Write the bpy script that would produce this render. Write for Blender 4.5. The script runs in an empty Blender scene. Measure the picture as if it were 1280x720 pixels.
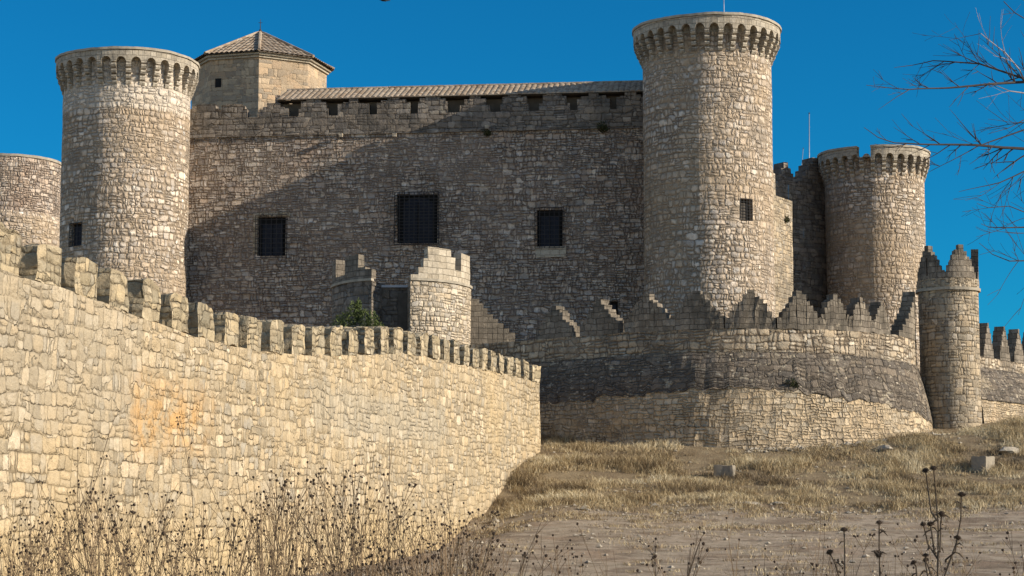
import bpy, bmesh, math, random
import numpy as np
from mathutils import Vector, noise as mnoise

R_ = math.radians
SC = bpy.context.scene
COL = SC.collection
random.seed(7)

# ------------------------------------------------------------------ camera
F = 2400.0                      # focal length in pixels of a 1280 wide frame
TH = math.atan(280 / 2400)      # upward pitch
cd = bpy.data.cameras.new('camera')
cam = bpy.data.objects.new('camera', cd)
COL.objects.link(cam)
cd.sensor_width = 36
cd.lens = 36 * F / 1280
cd.clip_start = 0.1
cd.clip_end = 9000
cam.rotation_euler = (math.pi / 2 + TH, 0, 0)
SC.camera = cam

# ------------------------------------------------------------------ sky, sun, exposure
SUN_AZ, SUN_EL = R_(-13.9), R_(21.5)
sdir = Vector((math.cos(SUN_AZ) * math.cos(SUN_EL), math.sin(SUN_AZ) * math.cos(SUN_EL), math.sin(SUN_EL)))
w = bpy.data.worlds.new('World'); SC.world = w; w.use_nodes = True
nt = w.node_tree; nt.nodes.clear()
sky = nt.nodes.new('ShaderNodeTexSky'); sky.sky_type = 'NISHITA'; sky.sun_disc = False
sky.sun_elevation = SUN_EL; sky.sun_rotation = R_(103.9)
sky.altitude = 900; sky.air_density = 1.0; sky.dust_density = 0.3; sky.ozone_density = 3.0
# clear winter air: the sky a right angle away from the sun is a deep, saturated blue
geo = nt.nodes.new('ShaderNodeNewGeometry')
dot = nt.nodes.new('ShaderNodeVectorMath'); dot.operation = 'DOT_PRODUCT'
dot.inputs[1].default_value = (0.0, -1.0, 0.0)
nt.links.new(geo.outputs['Incoming'], dot.inputs[0])
mr = nt.nodes.new('ShaderNodeMapRange'); mr.interpolation_type = 'SMOOTHSTEP'
mr.inputs['From Min'].default_value = 0.35; mr.inputs['From Max'].default_value = 0.92
nt.links.new(dot.outputs['Value'], mr.inputs['Value'])
mx = nt.nodes.new('ShaderNodeMix'); mx.data_type = 'RGBA'; mx.blend_type = 'MULTIPLY'
nt.links.new(mr.outputs['Result'], mx.inputs['Factor'])
nt.links.new(sky.outputs['Color'], mx.inputs['A'])
mx.inputs['B'].default_value = (0.028, 0.47, 0.69, 1)
bg = nt.nodes.new('ShaderNodeBackground'); bg.inputs['Strength'].default_value = 0.12
nt.links.new(mx.outputs['Result'], bg.inputs['Color'])
wo = nt.nodes.new('ShaderNodeOutputWorld'); nt.links.new(bg.outputs[0], wo.inputs[0])

sl = bpy.data.lights.new('sun', 'SUN'); sl.energy = 5.0; sl.angle = R_(0.5); sl.color = (1.0, 0.90, 0.76)
so = bpy.data.objects.new('sun', sl); COL.objects.link(so)
so.rotation_euler = sdir.to_track_quat('Z', 'Y').to_euler()
so.location = sdir * 300
SC.view_settings.view_transform = 'Standard'
SC.view_settings.look = 'None'
SC.view_settings.exposure = 0.42
SC.view_settings.gamma = 1.0
SC.view_settings.use_curve_mapping = False
SC.cycles.max_bounces = 6
SC.cycles.diffuse_bounces = 3
SC.cycles.use_denoising = True

# ------------------------------------------------------------------ pixel -> point helpers (surveying the site)
def ray(px, py):
    u, v = (px - 640) / F, (360 - py) / F
    return Vector((u, math.cos(TH) - v * math.sin(TH), math.sin(TH) + v * math.cos(TH)))
def P(px, py, Y):
    d = ray(px, py); return d * (Y / d.y)
def lerp(a, b, t): return a + (b - a) * t
def interp(tab, x):
    if x <= tab[0][0]: return tab[0][1]
    for (a, b), (c, d) in zip(tab, tab[1:]):
        if x <= c: return b + (d - b) * (x - a) / (c - a)
    return tab[-1][1]
def sstep(a, b, x):
    t = min(1, max(0, (x - a) / (b - a))); return t * t * (3 - 2 * t)

# ------------------------------------------------------------------ object helpers
def props(o, label=None, cat=None, group=None, kind=None):
    if label: o['label'] = label
    if cat: o['category'] = cat
    if group: o['group'] = group
    if kind: o['kind'] = kind
    return o
def empty(name, loc=(0, 0, 0), rz=0.0):
    o = bpy.data.objects.new(name, None); o.empty_display_size = 0.3
    o.location = loc; o.rotation_euler = (0, 0, rz); COL.objects.link(o); return o

class MB:
    """collects faces with optional uv, builds one mesh object"""
    def __init__(s): s.v = []; s.f = []; s.uv = []
    def face(s, pts, uv=None):
        i = len(s.v); s.v += [tuple(p) for p in pts]
        s.f.append(tuple(range(i, i + len(pts)))); s.uv.append(uv)
    def grid(s, fn, us, vs, uvfn=None, skip=None, flip=False):
        """fn(u, v) -> point; one quad per cell"""
        G = [[fn(u, v) for v in vs] for u in us]
        for i in range(len(us) - 1):
            for j in range(len(vs) - 1):
                if skip and skip((us[i] + us[i + 1]) / 2, (vs[j] + vs[j + 1]) / 2): continue
                c = [(i, j), (i + 1, j), (i + 1, j + 1), (i, j + 1)]
                if flip: c.reverse()
                s.face([G[a][b] for a, b in c], [uvfn(us[a], vs[b]) for a, b in c] if uvfn else None)
    def box(s, fn, a0, a1, b0, b1, c0, c1, na=1, nb=1, nc=1):
        """box in a mapped space fn(a, b, c): a along, b depth, c up"""
        A = [lerp(a0, a1, k / na) for k in range(na + 1)]
        B = [lerp(b0, b1, k / nb) for k in range(nb + 1)]
        Cc = [lerp(c0, c1, k / nc) for k in range(nc + 1)]
        s.grid(lambda a, c: fn(a, b0, c), A, Cc)
        s.grid(lambda a, c: fn(a, b1, c), A, Cc, flip=True)
        s.grid(lambda b, c: fn(a0, b, c), B, Cc, flip=True)
        s.grid(lambda b, c: fn(a1, b, c), B, Cc)
        s.grid(lambda a, b: fn(a, b, c1), A, B)
        s.grid(lambda a, b: fn(a, b, c0), A, B, flip=True)
    def tube(s, pts, rad, n=5, cap=True):
        pts = [Vector(p) for p in pts]
        if not isinstance(rad, (list, tuple)): rad = [rad] * len(pts)
        rings = []; prev = None
        for k, p in enumerate(pts):
            t = (pts[min(k + 1, len(pts) - 1)] - pts[max(k - 1, 0)]).normalized()
            up = prev if prev else (Vector((0, 0, 1)) if abs(t.z) < .9 else Vector((1, 0, 0)))
            a = t.cross(up)
            if a.length < 1e-6: a = t.cross(Vector((1, .3, 0)))
            a.normalize(); b = a.cross(t); prev = b
            rings.append([p + (a * math.cos(q) + b * math.sin(q)) * rad[k] for q in [2 * math.pi * m / n for m in range(n)]])
        base = len(s.v)
        for r in rings: s.v += [tuple(p) for p in r]
        for k in range(len(pts) - 1):
            for m in range(n):
                s.f.append((base + k * n + m, base + k * n + (m + 1) % n, base + (k + 1) * n + (m + 1) % n, base + (k + 1) * n + m)); s.uv.append(None)
        if cap:
            s.f.append(tuple(base + m for m in range(n))[::-1]); s.uv.append(None)
            s.f.append(tuple(base + (len(pts) - 1) * n + m for m in range(n))); s.uv.append(None)
    def mesh(s, name, jit=0.0, jf=1.3, smooth=False, merge=True):
        me = bpy.data.meshes.new(name)
        me.from_pydata(s.v, [], s.f)
        uvl = me.uv_layers.new(name='UVMap')
        me.update()
        for p, uv in zip(me.polygons, s.uv):
            if uv is None:
                nrm = p.normal
                if abs(nrm.z) > .8:
                    uv = [(s.v[i][0], s.v[i][1]) for i in p.vertices]
                else:
                    t = Vector((-nrm.y, nrm.x, 0)).normalized()
                    uv = [(s.v[i][0] * t.x + s.v[i][1] * t.y, s.v[i][2]) for i in p.vertices]
            for li, q in zip(p.loop_indices, uv): uvl.data[li].uv = q
        if merge:
            bm = bmesh.new(); bm.from_mesh(me)
            bmesh.ops.remove_doubles(bm, verts=bm.verts, dist=1e-4)
            bmesh.ops.recalc_face_normals(bm, faces=bm.faces)
            bm.to_mesh(me); bm.free()
        if jit:
            for v in me.vertices:
                q = mnoise.noise_vector(v.co * jf) + mnoise.noise_vector(v.co * jf * 2.7) * .5
                v.co += q * jit
        if smooth:
            for p in me.polygons: p.use_smooth = True
        me.update()
        return me
    def build(s, name, mat, parent=None, **k):
        me = s.mesh(name, **k); me.materials.append(mat)
        o = bpy.data.objects.new(name, me); COL.objects.link(o)
        if parent:
            o.parent = parent
            o.matrix_parent_inverse = parent.matrix_basis.inverted()
        return o

# ------------------------------------------------------------------ materials
class NT:
    def __init__(s, name):
        s.m = bpy.data.materials.new(name); s.m.use_nodes = True
        s.t = s.m.node_tree; s.t.nodes.clear()
        s.out = s.t.nodes.new('ShaderNodeOutputMaterial')
        s.b = s.t.nodes.new('ShaderNodeBsdfPrincipled')
        s.b.inputs['Specular IOR Level'].default_value = 0.15
        s.b.inputs['Roughness'].default_value = 0.92
        s.t.links.new(s.b.outputs[0], s.out.inputs[0])
    def n(s, t, **k):
        nd = s.t.nodes.new(t)
        for a, b in k.items(): setattr(nd, a, b)
        return nd
    def set(s, sock, v):
        if isinstance(v, bpy.types.NodeSocket): s.t.links.new(v, sock)
        else: sock.default_value = (*v, 1) if (isinstance(v, tuple) and len(v) == 3 and sock.type == 'RGBA') else v
    def math(s, op, a, b=0.0, c=0.0, clamp=False):
        nd = s.n('ShaderNodeMath', operation=op, use_clamp=clamp)
        s.set(nd.inputs[0], a); s.set(nd.inputs[1], b); s.set(nd.inputs[2], c); return nd.outputs[0]
    def vm(s, op, a, b=(0, 0, 0)):
        nd = s.n('ShaderNodeVectorMath', operation=op); s.set(nd.inputs[0], a); s.set(nd.inputs[1], b); return nd.outputs[0]
    def mix(s, f, a, b, bt='MIX'):
        nd = s.n('ShaderNodeMix', data_type='RGBA', blend_type=bt)
        s.set(nd.inputs['Factor'], f); s.set(nd.inputs['A'], a); s.set(nd.inputs['B'], b); return nd.outputs['Result']
    def noise(s, v, sc, det=4, ro=.55, dim='3D', out='Fac'):
        nd = s.n('ShaderNodeTexNoise', noise_dimensions=dim)
        s.set(nd.inputs['Vector'], v); nd.inputs['Scale'].default_value = sc
        nd.inputs['Detail'].default_value = det; nd.inputs['Roughness'].default_value = ro
        return nd.outputs[out]
    def mr(s, v, a, b, c=0.0, d=1.0, smooth=True):
        nd = s.n('ShaderNodeMapRange'); nd.interpolation_type = 'SMOOTHSTEP' if smooth else 'LINEAR'
        s.set(nd.inputs['Value'], v)
        for k, q in zip(('From Min', 'From Max', 'To Min', 'To Max'), (a, b, c, d)): s.set(nd.inputs[k], q)
        return nd.outputs['Result']
    def ramp(s, f, stops, const=False):
        nd = s.n('ShaderNodeValToRGB'); e = nd.color_ramp.elements
        if const: nd.color_ramp.interpolation = 'CONSTANT'
        while len(e) < len(stops): e.new(.5)
        for k, (p, c) in enumerate(stops): e[k].position = p; e[k].color = (*c, 1)
        s.set(nd.inputs[0], f); return nd.outputs['Color']
    def finish(s, col, height=None, dist=.1, strength=1.0):
        s.set(s.b.inputs['Base Color'], col)
        if height is not None:
            bp = s.n('ShaderNodeBump'); bp.inputs['Strength'].default_value = strength
            bp.inputs['Distance'].default_value = dist
            s.set(bp.inputs['Height'], height); s.t.links.new(bp.outputs[0], s.b.inputs['Normal'])
        return s.m

def pos_masks(N, stains, col):
    """weathering with shapes of its own: lichen, soot, rust, patches"""
    obp = N.n('ShaderNodeNewGeometry').outputs['Position']
    for st in stains:
        sc, lo, hi, c, amt = st[:5]
        off = st[5] if len(st) > 5 else 0.0
        zs = st[6] if len(st) > 6 else 1.0
        v = N.vm('MULTIPLY', N.vm('ADD', obp, (off, off * .7, off * 1.3)), (1, 1, zs))
        f = N.math('MULTIPLY', N.mr(N.noise(v, sc, 6, .65), lo, hi), amt)
        col = N.mix(f, col, c)
    return col, obp

def stone(name, sw, sh, cols, mortar, jw=.1, bump=.10, stains=(), rnd=.78, rough=.35, dis=.12, extra=None, var=(.76, 1.2), fine=(.74, 1.2), crack=None, zsc=.22, split=.66, sm=(.42, .62), disv=.62, ck=1.0):
    N = NT(name)
    crack = crack or tuple(q * .38 for q in mortar)
    uv = N.n('ShaderNodeUVMap').outputs[0]
    def ctr(sc, det): return N.vm('SUBTRACT', N.noise(uv, sc, det, .55, out='Color'), (.5, .5, .5))
    q = uv
    for sc, det, am in ((1.0, 1, 1.5), (2.4, 2, 1.25), (6.5, 2, .55)):
        q = N.vm('ADD', q, N.vm('MULTIPLY', ctr(sc, det), (dis * am, dis * am * disv, 0)))
    def pv(feat):
        nd = N.n('ShaderNodeTexVoronoi', voronoi_dimensions='2D', feature=feat)
        N.set(nd.inputs['Vector'], N.vm('ADD', N.vm('MULTIPLY', q, (1.0, 1.5, 0)), N.vm('MULTIPLY', ctr(1.3, 5), (1.5, 1.5, 0)))); nd.inputs['Scale'].default_value = .42 / (sw / .5); return nd
    pa, pe = pv('F1'), pv('DISTANCE_TO_EDGE')
    q = N.vm('ADD', q, N.vm('MULTIPLY', pa.outputs['Color'], (3.7, 2.9, 0)))
    psep = N.n('ShaderNodeSeparateColor'); N.set(psep.inputs[0], pa.outputs['Color'])
    psz = N.math('ADD', .78, N.math('MULTIPLY', psep.outputs[2], .5))
    q = N.vm('DIVIDE', q, (1, 1, 1)) if False else q
    xyz = N.n('ShaderNodeSeparateXYZ'); N.set(xyz.inputs[0], q)
    def wn(a, b, c=0.0):
        cb = N.n('ShaderNodeCombineXYZ'); N.set(cb.inputs[0], a); N.set(cb.inputs[1], b); N.set(cb.inputs[2], c)
        nd = N.n('ShaderNodeTexWhiteNoise', noise_dimensions='3D'); N.set(nd.inputs['Vector'], cb.outputs[0])
        se = N.n('ShaderNodeSeparateColor'); N.set(se.inputs[0], nd.outputs['Color']); return se.outputs
    # rough courses; blocks of every width, some split into two or four smaller stones
    vy = N.math('DIVIDE', N.math('DIVIDE', xyz.outputs[1], sh * 1.25), psz)
    row = N.math('FLOOR', vy); fv = N.math('FRACT', vy)
    rr = wn(row, 3.7)[0]
    ux = N.math('ADD', N.math('MULTIPLY', N.math('DIVIDE', xyz.outputs[0], sw * 1.25), N.math('ADD', .75, N.math('MULTIPLY', rr, .55))), N.math('MULTIPLY', rr, 37.3))
    cb = N.n('ShaderNodeCombineXYZ'); N.set(cb.inputs[0], N.math('MULTIPLY', ux, .8)); N.set(cb.inputs[1], N.math('MULTIPLY', row, 5.3))
    ux = N.math('ADD', ux, N.math('MULTIPLY', N.math('SUBTRACT', N.noise(cb.outputs[0], 1.0, 1, .5), .5), 1.5))
    colm = N.math('FLOOR', ux); fu = N.math('FRACT', ux)
    k1 = wn(colm, row, 1.5)
    nv = N.math('ADD', 1.0, N.math('GREATER_THAN', k1[0], split)); nu = N.math('ADD', 1.0, N.math('GREATER_THAN', k1[1], split - .06))
    # the split does not fall in the middle
    sk = N.math('ADD', .75, N.math('MULTIPLY', k1[2], .6))
    fvs = N.math('POWER', fv, sk); fus = N.math('POWER', fu, sk)
    fv2 = N.math('FRACT', N.math('MULTIPLY', fvs, nv)); sv = N.math('FLOOR', N.math('MULTIPLY', fvs, nv))
    fu2 = N.math('FRACT', N.math('MULTIPLY', fus, nu)); su = N.math('FLOOR', N.math('MULTIPLY', fus, nu))
    dx = N.math('DIVIDE', N.math('MULTIPLY', N.math('MINIMUM', fu2, N.math('SUBTRACT', 1.0, fu2)), sw / sh), nu)
    dy = N.math('DIVIDE', N.math('MINIMUM', fv2, N.math('SUBTRACT', 1.0, fv2)), nv)
    edge = N.math('SMOOTH_MIN', dx, dy, rnd * .42)
    edge = N.math('ADD', N.math('MAXIMUM', edge, -.2), .045)
    edge = N.math('MINIMUM', edge, N.math('ADD', .03, N.math('MULTIPLY', pe.outputs['Distance'], 9.0)))
    class _S: pass
    sep = _S(); sep.outputs = wn(N.math('ADD', colm, N.math('MULTIPLY', su, .37)), N.math('ADD', row, N.math('MULTIPLY', sv, .41)), 8.1)
    wv = N.noise(uv, .5, 4, .65)
    nj = N.noise(uv, 2.6, 4, .6)
    jj = N.math('MULTIPLY', N.math('MULTIPLY', N.mr(wv, .3, .7, .5, 1.5), N.mr(nj, .3, .7, .35, 1.7)), jw)
    joint = N.mr(edge, 0.0, N.math('MULTIPLY', jj, 2.0))
    deep = N.mr(edge, 0.0, N.math('MULTIPLY', jj, .8))
    n = len(cols)
    c = N.ramp(sep.outputs[0], [(k / max(1, n - 1), cols[k]) for k in range(n)])
    c = N.mix(1.0, c, N.ramp(sep.outputs[1], [(0, (var[0] * .96, var[0], var[0] * 1.08)), (.5, (1, .985, .97)), (.8, (var[1] * 1.03, var[1] * .985, var[1] * .93)), (1, (var[1], var[1], var[1] * 1.02))]), 'MULTIPLY')
    fn = N.noise(uv, 6.5, 8, .72)
    c = N.mix(1.0, c, N.ramp(fn, [(.27, (fine[0],) * 3), (.73, (fine[1],) * 3)]), 'MULTIPLY')
    # pointing: in places the mortar is washed out to open dark joints, elsewhere smeared over the stones
    smear = N.mr(N.noise(uv, zsc, 4, .6), sm[0], sm[1])
    mo = N.mix(1.0, mortar, N.ramp(fn, [(.27, (.8,) * 3), (.73, (1.15,) * 3)]), 'MULTIPLY')
    c = N.mix(N.math('MULTIPLY', N.math('SUBTRACT', 1.0, joint), .95), c, mo)
    cover = N.math('MULTIPLY', N.mr(N.noise(uv, 1.3, 5, .7), .44, .66), N.math('MULTIPLY', smear, .75))
    c = N.mix(cover, c, mo)
    c = N.mix(N.math('MULTIPLY', N.math('SUBTRACT', 1.0, deep), N.math('MULTIPLY', ck, N.math('SUBTRACT', 1.0, N.math('MULTIPLY', smear, .85)))), c, crack)
    c, obp = pos_masks(N, stains, c)
    if extra: c = extra(N, c, uv, obp)
    dome = N.mr(edge, 0, .40, 0, 1)
    h = N.math('MULTIPLY', joint, N.math('ADD', .30, N.math('MULTIPLY', sep.outputs[2], .7)))
    h = N.math('ADD', h, N.math('MULTIPLY', dome, .25))
    h = N.math('MULTIPLY', h, N.math('SUBTRACT', 1.0, N.math('MULTIPLY', cover, .8)))
    h = N.math('SUBTRACT', h, N.math('MULTIPLY', N.math('SUBTRACT', 1.0, deep), .35))
    h = N.math('ADD', h, N.math('MULTIPLY', fn, rough * 1.9))
    h = N.math('ADD', h, N.math('MULTIPLY', N.noise(uv, 2.2, 4, .6), rough * 1.5))
    return N.finish(c, h, bump)

def ashlar(name, bw, bh, c1, c2, mortar, jw=.02, bump=.06, stains=(), rough=.5):
    N = NT(name)
    uv = N.n('ShaderNodeUVMap').outputs[0]
    d1 = N.vm('SUBTRACT', N.noise(uv, 1.1, 3, .5, out='Color'), (.5, .5, .5))
    q = N.vm('ADD', uv, N.vm('MULTIPLY', d1, (.26, .17, 0)))
    br = N.n('ShaderNodeTexBrick'); br.offset = .5; br.squash = .7; br.squash_frequency = 3
    N.set(br.inputs['Vector'], q); br.inputs['Scale'].default_value = 1
    br.inputs['Brick Width'].default_value = bw; br.inputs['Row Height'].default_value = bh
    br.inputs['Mortar Size'].default_value = jw; br.inputs['Mortar Smooth'].default_value = .9
    br.inputs['Color1'].default_value = (0, 0, 0, 1); br.inputs['Color2'].default_value = (1, 1, 1, 1); br.inputs['Mortar'].default_value = (.5, .5, .5, 1)
    c = N.mix(br.outputs['Color'], c1, c2)
    fn = N.noise(uv, 5, 8, .68)
    c = N.mix(1.0, c, N.ramp(fn, [(.25, (.68,) * 3), (.75, (1.25,) * 3)]), 'MULTIPLY')
    c = N.mix(br.outputs['Fac'], c, mortar)
    c, _ = pos_masks(N, stains, c)
    h = N.math('ADD', N.math('MULTIPLY', N.math('SUBTRACT', 1.0, br.outputs['Fac']), .6), N.math('MULTIPLY', fn, rough * 1.7))
    h = N.math('ADD', h, N.math('MULTIPLY', br.outputs['Color'], .2))
    return N.finish(c, h, bump)

def plain(name, col, rough=.9, vary=.3, sc=3.0, bump=0.02, metal=0.0):
    N = NT(name)
    obp = N.n('ShaderNodeNewGeometry').outputs['Position']
    f = N.noise(obp, sc, 6, .6)
    c = N.mix(1.0, col, N.ramp(f, [(.25, (1 - vary,) * 3), (.75, (1 + vary,) * 3)]), 'MULTIPLY')
    N.b.inputs['Roughness'].default_value = rough; N.b.inputs['Metallic'].default_value = metal
    return N.finish(c, f, bump)

LICH = (.085, .078, .066)
M = {}
STREAK = (1.0, .55, .72, (.17, .14, .11), .4, 60, .12)
PITS = (2.3, .69, .72, (.05, .04, .03), .8, 71)
def tower_band(N, c, uv, obp):
    zt = P(160, 82, 134.5).z
    sp = N.n('ShaderNodeSeparateXYZ'); N.set(sp.inputs[0], uv)
    z = N.math('ADD', sp.outputs[1], N.math('MULTIPLY', N.math('SUBTRACT', N.noise(uv, .9, 4, .6), .5), 1.3))
    m = N.math('MULTIPLY', N.mr(z, zt - 4.1, zt - 3.8), N.math('LESS_THAN', N.math('ABSOLUTE', N.math('SUBTRACT', sp.outputs[0], 41.0)), 15.0))
    c = N.mix(N.math('MULTIPLY', m, .42), c, (.74, .66, .54))
    # cleaner, paler repair high on the other tower and a tan washed zone low down
    return c
M['tower'] = stone('tower rubble', .42, .33, [(.48, .39, .29), (.58, .48, .37), (.66, .565, .455), (.52, .415, .305), (.74, .665, .555)], (.40, .31, .215), jw=.17, bump=.12,
                   stains=[(.14, .46, .62, (.45, .335, .215), .62, 3), (.30, .54, .68, (.25, .21, .165), .55, 11), (1.4, .62, .72, (.66, .60, .51), .4, 31), STREAK, PITS], extra=tower_band, rough=.36, crack=(.16, .122, .085), dis=.20, rnd=1.35, var=(.72, 1.2), ck=.7, split=.74)
M['facade'] = stone('facade rubble', .42, .29, [(.43, .345, .265), (.52, .43, .335), (.45, .345, .26), (.63, .55, .455), (.48, .395, .305)], (.38, .29, .215), jw=.12, bump=.20,
                    stains=[(.22, .50, .72, (.38, .26, .185), .5, 8), (.35, .58, .76, (.20, .175, .15), .5, 21), (.9, .58, .72, (.64, .58, .50), .55, 35), STREAK, PITS], rough=.46, rnd=1.1, crack=(.11, .085, .065), split=.5, dis=.18, var=(.68, 1.28), ck=.85)
M['merlon_outer'] = stone('outer merlon rubble', .42, .32, [(.37, .30, .185), (.46, .375, .24), (.42, .345, .22), (.52, .435, .30)], (.34, .27, .17), jw=.09, bump=.11,
                          stains=[(.9, .50, .68, (.22, .195, .14), .6, 7), (2.8, .57, .70, (.15, .14, .11), .6, 19)], rough=.5)
M['bastion_low'] = stone('bastion rubble', .36, .25, [(.45, .345, .22), (.53, .42, .275), (.58, .48, .335), (.48, .37, .235)], (.50, .39, .25), jw=.11, bump=.12,
                         stains=[(.2, .50, .68, (.44, .32, .19), .6, 2), (1.1, .62, .70, (.13, .105, .078), .75, 13), (2.2, .64, .72, (.66, .585, .44), .6, 23), (.35, .56, .68, (.24, .19, .13), .6, 77)], rough=.5, crack=(.12, .09, .058), zsc=.3, sm=(.36, .54), dis=.2, rnd=1.1)
M['bastion_up'] = stone('bastion parapet stone', .46, .30, [(.40, .325, .225), (.50, .415, .30), (.45, .365, .255), (.62, .545, .42)], (.31, .24, .165), jw=.13, bump=.12,
                        stains=[(.28, .50, .68, (.16, .135, .105), .7, 4), (1.3, .60, .72, (.62, .55, .42), .5, 27)], rough=.45, dis=.16, rnd=1.1)
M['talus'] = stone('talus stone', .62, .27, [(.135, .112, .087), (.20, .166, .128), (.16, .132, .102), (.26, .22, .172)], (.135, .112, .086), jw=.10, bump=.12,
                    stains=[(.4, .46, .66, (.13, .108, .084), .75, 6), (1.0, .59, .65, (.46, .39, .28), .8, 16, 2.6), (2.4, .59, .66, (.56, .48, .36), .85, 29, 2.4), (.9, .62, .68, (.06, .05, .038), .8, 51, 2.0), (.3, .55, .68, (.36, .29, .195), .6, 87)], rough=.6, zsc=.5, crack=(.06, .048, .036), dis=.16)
M['dark_ashlar'] = stone('weathered stone darkened for shade', .62, .33, [(.19, .16, .128), (.27, .228, .18), (.22, .182, .142), (.33, .285, .23)], (.16, .13, .10), jw=.09, bump=.10,  # base colour darkened for the shaded facade parapet; the stains are weathering
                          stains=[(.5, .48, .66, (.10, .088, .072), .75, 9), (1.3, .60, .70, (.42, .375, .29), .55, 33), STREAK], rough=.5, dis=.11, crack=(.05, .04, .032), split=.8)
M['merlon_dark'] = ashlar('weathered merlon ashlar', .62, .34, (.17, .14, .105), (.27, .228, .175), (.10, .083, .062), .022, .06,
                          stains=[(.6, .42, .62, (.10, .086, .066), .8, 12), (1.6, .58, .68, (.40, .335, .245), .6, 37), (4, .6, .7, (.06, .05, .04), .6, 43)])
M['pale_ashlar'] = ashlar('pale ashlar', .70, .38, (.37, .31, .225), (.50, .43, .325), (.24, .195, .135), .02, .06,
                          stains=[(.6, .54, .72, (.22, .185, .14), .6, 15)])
M['corbel'] = ashlar('corbel stone', .6, .36, (.34, .29, .215), (.46, .40, .31), (.20, .17, .125), .02, .05,
                     stains=[(.8, .48, .68, (.15, .13, .105), .75, 18)])
M['turret'] = stone('turret rubble', .42, .30, [(.33, .265, .18), (.42, .345, .24), (.37, .295, .20), (.48, .41, .31)], (.30, .24, .165), jw=.08, bump=.09,
                    stains=[(.35, .50, .70, (.17, .145, .11), .6, 22)], rough=.5)
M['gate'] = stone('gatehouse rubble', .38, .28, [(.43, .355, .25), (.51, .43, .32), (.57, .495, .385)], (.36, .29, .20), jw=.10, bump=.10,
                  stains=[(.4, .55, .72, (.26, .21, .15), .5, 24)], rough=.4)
M['plaster'] = stone('chapel plaster', .7, .40, [(.38, .285, .185), (.44, .345, .235), (.42, .30, .19)], (.37, .275, .175), jw=.05, bump=.05,
                     stains=[(.3, .50, .7, (.36, .235, .135), .7, 25), (1.2, .6, .72, (.22, .185, .14), .5, 36)], rough=.5)
M['coping'] = plain('coping stone', (.34, .295, .225), .9, .35, 2.0, .03)
M['void'] = plain('dark interior', (.018, .017, .016), .95, .2)
M['shutter'] = plain('blue grey shutter', (.026, .028, .036), .7, .35, 5, .01)
M['iron'] = plain('wrought iron', (.045, .042, .040), .6, .25, 6, .004)
M['wood'] = plain('weathered wood', (.10, .085, .068), .85, .4, 2.5, .02)
M['loggia'] = plain('loggia back wall', (.17, .14, .108), .9, .35, 1.2, .02)
M['steel'] = plain('galvanised steel', (.34, .34, .35), .5, .15, 5, .0, .6)

def tile_mat():
    N = NT('barrel tiles')
    obp = N.n('ShaderNodeNewGeometry').outputs['Position']
    vo = N.n('ShaderNodeTexVoronoi'); N.set(vo.inputs['Vector'], obp); vo.inputs['Scale'].default_value = 2.4
    se = N.n('ShaderNodeSeparateColor'); N.set(se.inputs[0], vo.outputs['Color'])
    c = N.ramp(se.outputs[0], [(0, (.24, .17, .11)), (.4, (.35, .265, .18)), (.75, (.42, .34, .25)), (1, (.28, .21, .145))])
    f = N.noise(obp, 4, 6, .65)
    c = N.mix(N.mr(f, .52, .7), c, (.20, .17, .13))
    return N.finish(c, f, .04)
M['tiles'] = tile_mat()

# ------------------------------------------------------------------ terrain
BC = Vector((13.25, 115.0, 0))          # centre of the round bastion
BR = 10.8
def gz(x, y):
    z = interp([(-50, -1.6), (0, -1.6), (4, -1.35), (18, -1.4), (40, -1.75), (55, -1.75), (70, -1.0), (80, -.45), (88, .15), (94, 1.3), (103, 3.35), (112, 4.5), (125, 5.6), (160, 6), (230, 0), (420, -12), (7000, -12)], y)
    # shallow ditch along the foot of the outer wall
    if 40 < y < 96:
        wx = interp([(40, -12), (44, -11.2), (58, -8.2), (66, -6.4), (74, -4.6), (84, -2.6), (93, -.8), (103, 1.5)], y)
        t = (1 - sstep(wx + .8, wx + 4.6, x)) * sstep(40, 52, y)
        z = lerp(z, min(z, interp([(40, -1.75), (55, -1.95), (74, -2.2), (82, -1.3), (90, .0), (96, 1.6)], y)), t)
    z += .035 * max(0, min(30, x - 12)) * sstep(94, 106, y) * (1 - sstep(170, 240, y))
    q = Vector((x * .16, y * .16, 0))
    z += mnoise.noise(q) * .22 * sstep(10, 60, y) + mnoise.noise(q * 4.3) * .05 * sstep(20, 60, y)
    # lip of earth between the bare track and the grassy bank
    z += .18 * math.exp(-((y - 87.5 - 1.5 * mnoise.noise(Vector((x * .3, 3, 0)))) / 1.2) ** 2) * (1 if x < 60 else 0)
    return z

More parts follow.
